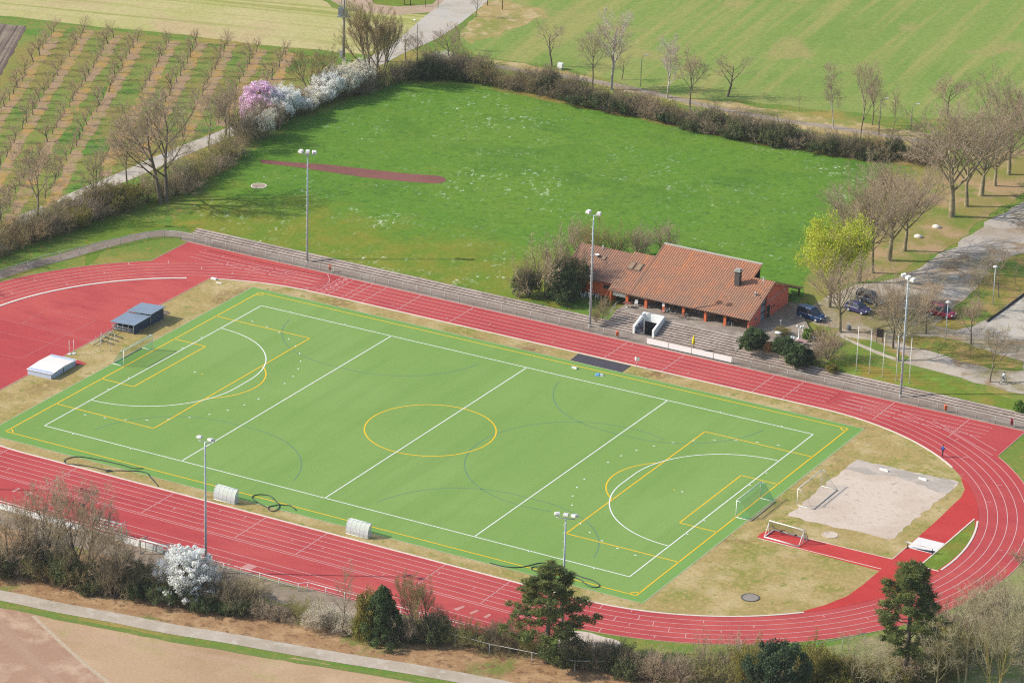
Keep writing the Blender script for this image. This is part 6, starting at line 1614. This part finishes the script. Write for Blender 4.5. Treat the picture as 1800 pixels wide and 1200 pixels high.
# beside the farm road
FR = 'bare trees along the farm road'
tree('poll_a', 655, 148, 8, 100, 'tallest bare roadside tree with many upright limbs, right of the power pole', group=FR)
tree('poll_a', 672, 138, 30, 70, 'second upright roadside tree right of the tallest one', group=FR, rz=2)
tree('open_a', 714, 122, 52, 48, 'dark bare tree in front of the curved street lamp', group=FR)
tree('round_b', 733, 118, 58, 44, 'bare tree directly below the curved street lamp', group=FR)
tree('round_b', 786, 116, 44, 62, 'bare tree with lilac-tinged twigs at the corner of the farm road', group=FR)
tree('open_a', 805, 88, 40, 26, 'small dead-looking tree right of the road corner', group=FR)
tree('open_a', 836, 30, -12, 34, 'small bare tree at the top edge beside the farm road', group=FR)
tree('vase_a', 548, 166, 86, 96, 'vase-shaped greenish tree between the orchard and the road', group=FR)
tree('round_b', 395, 258, 148, 74, 'double-stemmed bare tree left of the pink tree', group=FR)
tree('round_a', 403, 250, 152, 62, 'bare tree touching the left side of the pink tree', group=FR)
tree('round_a', 367, 264, 162, 62, 'slender bare tree between the big oak-like tree and the pink tree', group=FR)
tree('twin_a', 286, 356, 164, 182, 'largest bare tree at the meadow corner with heavy spreading limbs', group=FR)
tree('round_b', 224, 330, 208, 62, 'bare tree left of the largest spreading tree', group=FR)
tree('tall_a', 163, 372, 250, 62, 'thin double-stemmed bare tree by the farm road', group=FR)
tree('tall_a', 170, 374, 268, 46, 'thin pale bare tree touching the double-stemmed one', group=FR, rz=4)
tree('round_a', 66, 390, 262, 108, 'mossy bare tree with a rounded crown at the left by the road', group=FR)
tree('round_b', 2, 405, 325, 70, 'bare tree cut by the left edge beside the road', group=FR)
tree('pink_ball', 458, 214, 146, 80, 'pink blossoming tree beside the white-flowering hedge', 'blossom_tree')
# near edge
NT = 'bare trees along the near path'
tree('clump_a', 72, 1012, 858, 150, 'many-stemmed bare tree at the left edge of the near hedge', group=NT)
tree('clump_a', 150, 1025, 862, 150, 'many-stemmed bare tree with a round bird nest', group=NT, rz=2.2)
tree('clump_a', 200, 1050, 915, 100, 'low many-stemmed bare tree right of the nest tree', group=NT, rz=4.5)
tree('clump_a', 12, 1015, 900, 120, 'low bare tree cut by the left edge above the path', group=NT, rz=1)
b = GT(150, 1025); t = None
m = MB(); m.lathe([(.0, -.22), (.2, -.16), (.27, 0), (.2, .16), (.0, .22)], 9)
nb = G(140, 890, 8.2); tag(m.build('bird_nest', M_barkdk, None, (b.x-.3, b.y+.2, height_of(b, 889))), 'round dark bird nest high in the bare tree', 'nest')
tree('blossom_ball', 330, 1052, 962, 116, 'white blossoming tree in front of the two-lamp mast', 'blossom_tree')
tree('tall_a', 600, 1118, 990, 52, 'slim bare tree by the pale low shrubs in the near hedge', group=NT)
tree('poll_a', 735, 1122, 1008, 84, 'upright bare tree right of the dark conifer', group=NT)
tree('thuja_a', 672, 1128, 1030, 84, 'dark green conifer in the near hedge', 'conifer')
tree('pine_a', 962, 1164, 996, 196, 'airy pine in front of the long jump sand pit', 'pine_tree')
tree('pine_b', 1590, 1198, 993, 165, 'dense dark pine in front of the steeplechase lane', 'pine_tree')
tree('yew_a', 1362, 1262, 1128, 112, 'dark rounded yew at the bottom edge', 'evergreen_tree')
RB = 'bare trees at the bottom right'
for k, (px, py, tp, wd, kd, lb) in enumerate([(1500, 1225, 1112, 90, 'round_p', 'bare clump between the dark yew and the dense pine'), (1555, 1236, 1122, 80, 'tall_p', 'bare clump below the dense pine'), (1645, 1225, 1085, 90, 'tall_p', 'bare tree just right of the dense pine trunk'), (1690, 1215, 1040, 120, 'round_p', 'tall bare clump between the dense pine and the right edge'),
                                       (1745, 1235, 1055, 100, 'clump_p', 'yellow-stemmed bare clump near the bottom right corner'), (1800, 1215, 1020, 120, 'round_p', 'bare clump filling the bottom right corner'), (1812, 1085, 942, 110, 'round_b', 'bare tree cut by the right edge below the bend'), (1775, 1130, 1000, 80, 'tall_p', 'bare clump by the track at the right edge')]):
    tree(kd, px, py, tp, wd, lb, group=RB, rz=k*1.1)

for k, (x, y) in enumerate(((-98, 2), (-99.5, 10), (-97, 17), (-103, 6))):
    plant(['round_a', 'plane_a', 'round_b', 'plane_b'][k], (x, y, 0), 11.5, 9, k*1.3, 'bare_tree', 'bare tree standing outside the left edge, shading the left bend', 'tree', 'bare trees outside the left bend')
# orchard: nine rows of fruit trees
ends = [((96, 56), (12, 182)), ((147, 58), (50, 212)), ((197, 67), (73, 262)), ((241, 74), (113, 292)), ((297, 77), (176, 306)), ((347, 80), (250, 246)), ((398, 81), (330, 220)), ((450, 92), (402, 176)), ((501, 97), (452, 186))]
words_ = ['first', 'second', 'third', 'fourth', 'fifth', 'sixth', 'seventh', 'eighth', 'ninth']
d0 = Vector((GT(*ends[1][1]) - GT(*ends[1][0]))[:2]).normalized()
mulch = MB(); RO_ = random.Random(9)
limits = [Vector(GT(-30, 402)[:2]), Vector(GT(330, 254)[:2])]
nf_ = 0
for i, (a, c) in enumerate(ends):
    A_ = Vector(GT(*a)[:2]); d_ = Vector((GT(*c) - GT(*a))[:2]).normalized() * .5 + d0*.5; d_.normalize()
    k = 0; pos = A_.copy(); last = A_
    while k < 60:
        q = project((pos.x, pos.y, 1.5))
        # stop before the farm road
        ry = lerp(q[0], [-140, 0, 100, 200, 320, 420, 500, 560], [445, 388, 346, 302, 250, 212, 174, 150])
        if q[1] > ry - 4 or q[0] < -60: break
        if not (i == 4 and 9 <= k <= 11) and RO_.random() > .035:
            hgt = RO_.uniform(2.7, 3.7); jx = RO_.uniform(-.15, .15)
            plant('fruit_%d' % RO_.randint(0, 2), (pos.x+jx, pos.y+RO_.uniform(-.2, .2), 1.47), hgt, hgt*RO_.uniform(.85, 1.1), RO_.uniform(0, 6.28), 'fruit_tree',
                  'small bare fruit tree in the %s orchard row, counted from the ploughed plot' % words_[i], 'fruit tree', 'bare fruit trees in the orchard, row ' + words_[i]); nf_ += 1
        last = pos.copy(); pos = pos + d_*3.75; k += 1
    n_ = Vector((-d_.y, d_.x)); 
    if n_.x < 0: n_ = -n_
    c0 = A_ - d_*1.5 + n_*.75; c1 = last + d_*1.5 + n_*.75
    Lp, Rp = band([tuple(c0), tuple(c1)], 2.0)
    drape(mulch, rough([Lp[0], Lp[1], Rp[1], Rp[0]], 1.1, .45, 50+i), .024)
tag(mulch.build('orchard_strips', M_mulch), kind='structure')

# ------------------------------------------------------------------ hedges and shrubs
RS = random.Random(123)
def hedge(path, label, group, kinds, hpx, gap_m=2.4, rows=2, depth=1.8, name='shrub', side=1, hj=.38, wj=1.15):
    p = [Vector(GT(*q)[:2]) for q in path]
    hm = [q if isinstance(hpx, (int, float)) is False else hpx for q in path] if False else None
    segL = [ (p[i+1]-p[i]).length for i in range(len(p)-1)]; T = sum(segL); n = max(1, int(T/gap_m))
    for r_ in range(rows):
        for k in range(n):
            s_ = (k + .5 + .5*(r_ % 2) + RS.uniform(-.3, .3))*T/n; i = 0
            while i < len(segL)-1 and s_ > segL[i]: s_ -= segL[i]; i += 1
            t = min(1, s_/segL[i]); q = p[i].lerp(p[i+1], t); d_ = (p[i+1]-p[i]).normalized(); nn = Vector((-d_.y, d_.x))*side
            q = q + nn*(r_*depth + RS.uniform(-.4, .4) + .9)
            b = Vector((q.x, q.y, hh(q.x, q.y)))
            h = hpx*(b-CAM).length/FPX/math.cos(R(21.6))*RS.uniform(1-hj, 1+hj); w_ = gap_m*wj*RS.uniform(1.5, 2.1)
            if RS.random() < .04: continue
            kd = RS.choice(kinds); b.z -= .05
            plant(kd, b, h, w_, RS.uniform(0, 6.28), name, label, 'shrub', group)
BR = ['bush_brown_a', 'bush_brown_b', 'bush_green_a']; DK = ['bush_dark_a', 'bush_dark_b', 'bush_dark_c']
hedge([(-40, 462), (0, 452), (80, 424), (170, 392), (245, 366)], 'brown bare shrub in the hedge between the farm road and the left bend', 'shrubs left of the big spreading tree', BR + ['bush_green_a', 'bush_olive_a', 'bush_dark_c'], 36, 2.6, 3, 1.8)
hedge([(100, 392), (160, 372), (215, 350)], 'yellow-olive shrub on the road side of the left hedge', 'yellow-olive shrubs by the farm road', ['bush_olive_a', 'bush_green_a'], 26, 2.4, 1)
hedge([(255, 362), (330, 342), (395, 298), (430, 272)], 'brown bare shrub in the hedge between the big spreading tree and the pink tree', 'shrubs between the big tree and the pink tree', BR + ['bush_green_a', 'bush_dark_c'], 34, 2.5, 2, 1.8)
hedge([(430, 258), (470, 240), (500, 226)], 'brown shrub below the pink blossoming tree', 'shrubs below the pink tree', ['bush_brown_a', 'bush_dark_c', 'bush_cream_a'], 46, 2.2, 2, 1.6)
hedge([(470, 228), (500, 214), (520, 204)], 'white-flowering shrub right beside the pink tree', 'white-flowering shrubs beside the pink tree', ['bush_white_a', 'bush_white_a', 'bush_cream_a'], 44, 2.4, 2, 1.6)
hedge([(520, 206), (560, 190), (605, 172), (640, 158)], 'cream-flowering shrub in the hedge between the pink tree and the tallest roadside tree', 'cream-flowering shrubs along the farm road', ['bush_cream_a', 'bush_cream_a', 'bush_white_a', 'bush_brown_a'], 36, 2.4, 2, 1.6)
hedge([(630, 172), (680, 152), (735, 138)], 'low bare shrub below the tallest roadside trees', 'shrubs below the tallest roadside trees', ['bush_brown_a', 'bush_dark_c', 'bush_green_a'], 30, 2.3, 2, 1.6)
hedge([(725, 142), (790, 140), (840, 148)], 'dark evergreen shrub at the shaded far corner of the meadow', 'dark shrubs at the far meadow corner', ['bush_dark_b', 'bush_dark_a', 'bush_dark_c'], 40, 2.4, 2, 1.8)
hedge([(745, 118), (800, 116), (845, 122)], 'grey twiggy shrub behind the dark corner shrubs', 'grey shrubs by the road corner', ['bush_cream_a', 'bush_dark_c'], 26, 2.4, 1)
hedge([(840, 152), (920, 164), (1000, 182)], 'bare brown shrub in the far hedge left of the white birch', 'far hedge shrubs left of the birch', BR + ['bush_green_a', 'bush_dark_a', 'bush_dark_c'], 36, 2.4, 2, 1.6)
hedge([(1000, 184), (1100, 204), (1200, 224)], 'ivy-clad dark shrub in the far hedge below the white birches', 'far hedge shrubs below the birches', DK + ['bush_green_a', 'bush_dark_b', 'bush_brown_b', 'bush_brown_a'], 34, 2.2, 2, 1.6)
hedge([(1200, 226), (1300, 246), (1400, 264)], 'mixed brown and ivy shrub in the far hedge below the crooked fruit tree', 'far hedge shrubs below the fruit tree', ['bush_brown_b', 'bush_dark_a', 'bush_green_a', 'bush_brown_a', 'bush_dark_a'], 36, 2.2, 2, 1.6)
hedge([(1400, 264), (1500, 280), (1600, 288), (1640, 292)], 'dark bramble shrub in the far hedge below the drooping birch', 'far hedge shrubs below the drooping birch', DK + ['bush_dark_b', 'bush_brown_b', 'bush_green_a'], 34, 2.2, 2, 1.6)
# near hedge
hedge([(-20, 1012), (60, 1026), (140, 1040), (220, 1052)], 'bare greenish shrub under the many-stemmed trees at the left', 'shrubs under the many-stemmed trees', ['bush_green_a', 'bush_brown_a', 'bush_dark_a', 'bush_dark_c'], 58, 2.4, 2, 1.8)
hedge([(60, 1000), (110, 1006)], 'pale-flowering shrub among the many-stemmed trees', 'pale-flowering shrubs at the left', ['bush_cream_a'], 60, 2.6, 1)
hedge([(225, 1056), (300, 1066), (380, 1076), (430, 1084)], 'dark shrub below the white blossoming tree', 'dark shrubs below the blossoming tree', ['bush_dark_a', 'bush_dark_b', 'bush_dark_c', 'bush_brown_a'], 58, 2.3, 2, 1.5)
hedge([(380, 1062), (430, 1072), (450, 1078)], 'brown shrub right of the white blossoming tree', 'brown shrubs right of the blossoming tree', ['bush_brown_a', 'bush_dark_c'], 58, 2.2, 1)
hedge([(440, 1090), (500, 1098), (550, 1106)], 'low green-brown shrub in the near hedge below the railing corner', 'low shrubs below the railing corner', ['bush_green_a', 'bush_brown_a'], 34, 2.1, 2, 1.4)
hedge([(540, 1112), (580, 1117), (612, 1120)], 'low shrub with a few pale flowers left of the dark conifer', 'pale shrubs left of the conifer', ['bush_faint_a'], 32, 1.8, 2, 1.2)
hedge([(630, 1124), (655, 1128)], 'fresh yellow-green shrub touching the dark conifer', 'yellow-green shrubs by the conifer', ['bush_olive_a', 'olivebush_a'], 74, 1.8, 2, 1.2)
hedge([(700, 1132), (760, 1138)], 'brown ivy-clad shrub right of the dark conifer', 'shrubs right of the conifer', ['bush_dark_a', 'bush_brown_a'], 48, 2.0, 2, 1.2)
hedge([(765, 1134), (850, 1148), (930, 1160)], 'low brown shrub along the wire fence left of the airy pine', 'low shrubs left of the airy pine', ['bush_green_a', 'bush_dark_c', 'bush_brown_a'], 40, 2.1, 2, 1.4)
hedge([(990, 1176), (1080, 1190), (1160, 1198)], 'dark low shrub between the airy pine and the yew', 'low shrubs right of the airy pine', ['bush_dark_c', 'bush_brown_a', 'bush_dark_a'], 40, 2.1, 2, 1.4)
hedge([(1130, 1210), (1230, 1214), (1320, 1210)], 'twiggy brown shrub at the bottom edge left of the yew', 'shrubs at the bottom edge left of the yew', BR, 60, 2.4, 2, 1.6)
hedge([(1300, 1220), (1350, 1226)], 'olive shrub hugging the left of the dark yew', 'olive shrubs by the yew', ['olivebush_a', 'bush_olive_a'], 66, 2.2, 1)
hedge([(1400, 1226), (1450, 1224), (1490, 1220)], 'olive-brown shrub right of the dark yew', 'shrubs right of the yew', ['bush_olive_a', 'bush_green_a', 'olivebush_a'], 64, 2.2, 2, 1.6)
hedge([(1500, 1208), (1600, 1200), (1700, 1180), (1800, 1140)], 'yellow-olive undergrowth shrub below the bottom right trees', 'undergrowth shrubs at the bottom right', ['bush_pale_a', 'bush_olive_a', 'bush_pale_a', 'bush_brown_a'], 40, 3.0, 2, 2.6)
hedge([(1640, 1160), (1720, 1120), (1790, 1070)], 'pale twiggy shrub along the outside of the right bend', 'twiggy shrubs outside the right bend', ['bush_pale_a', 'bush_brown_b', 'bush_pale_a'], 40, 2.8, 2, 2)
# around the clubhouse
def bush(kind, px, py, top, wpx, label, name='shrub', rz=None): return tree(kind, px, py, top, wpx, label, name, 'shrub', None, rz)
bush('bush_brown_a', 960, 524, 412, 112, 'big rounded brown shrub at the left end of the clubhouse')
bush('ivy_a', 990, 531, 470, 56, 'tall dark ivy shrub against the left end of the clubhouse')
bush('bush_dark_a', 998, 520, 430, 60, 'dark evergreen shrub just left of the white chairs')
bush('bush_dark_a', 925, 522, 458, 46, 'low ivy-flecked shrub at the left side of the big brown shrub')
BH = 'bare shrubs behind the clubhouse roof'
for k, (px, py, tp, wd) in enumerate([(1012, 440, 388, 56), (1045, 452, 384, 56), (1085, 455, 394, 54), (1125, 450, 398, 50), (1165, 440, 390, 66)]):
    tree(['bush_brown_a', 'bush_green_a', 'bush_green_a', 'bush_brown_b', 'bush_brown_a'][k], px, py, tp, wd, ['leftmost bare shrub behind the clubhouse roof', 'second bare shrub from the left behind the clubhouse roof', 'greenish middle shrub behind the clubhouse roof', 'low reddish shrub behind the clubhouse skylights', 'bare shrub touching the main roof ridge from behind'][k], 'shrub', 'shrub', BH)
def gbush(kind, px, py, top, wpx, label, name='shrub', z=1.5):
    b = G(px, py, z); b.z = z - .05; h = height_of(b, top); return plant(kind, b, h, width_of(b, wpx), RT.uniform(0, 6), name, label, 'shrub')
gbush('shrub_a', 1324, 612, 578, 46, 'dark leafy shrub at the right end of the tall steps', z=1.2)
gbush('orange_a', 1351, 618, 600, 17, 'rounded orange ornamental grass between the dark garden shrubs', 'ornamental_grass', 1.0)
gbush('shrub_a', 1378, 622, 592, 38, 'dark leafy shrub right of the orange grass', z=1.1)
gbush('shrub_a', 1397, 640, 604, 44, 'largest dark shrub hanging over the low steps', z=.7)
gbush('yew_a', 1414, 640, 610, 34, 'blue-green shrub at the right end of the dark garden shrubs', z=.7)
gbush('fresh_a', 1420, 598, 578, 20, 'bright green rounded shrub beside the garden lamp')
gbush('bush_brown_b', 1455, 630, 574, 66, 'rust-brown bare shrub at the right end of the garden', z=1.0)
gbush('bush_brown_a', 1438, 640, 600, 40, 'small brown shrub at the foot of the rust-brown one', z=.8)
gbush('olivebush_a', 1462, 652, 640, 22, 'small olive shrub on the lawn by the low steps', z=.6)
gbush('bush_olive_a', 1440, 598, 578, 26, 'olive shrub behind the bright green one')
gbush('bush_olive_a', 1375, 588, 576, 26, 'low straggly shrub along the clubhouse side path')
gbush('bush_brown_a', 1060, 560, 520, 28, 'brown shrub behind the handrail at the left end of the steps', z=.9)
gbush('bush_green_a', 1048, 566, 538, 26, 'low straggly shrub at the foot of the two-lamp mast', z=.6)
gbush('fresh_a', 1792, 722, 704, 20, 'small fresh green shrub on the lawn at the right edge', z=.6)
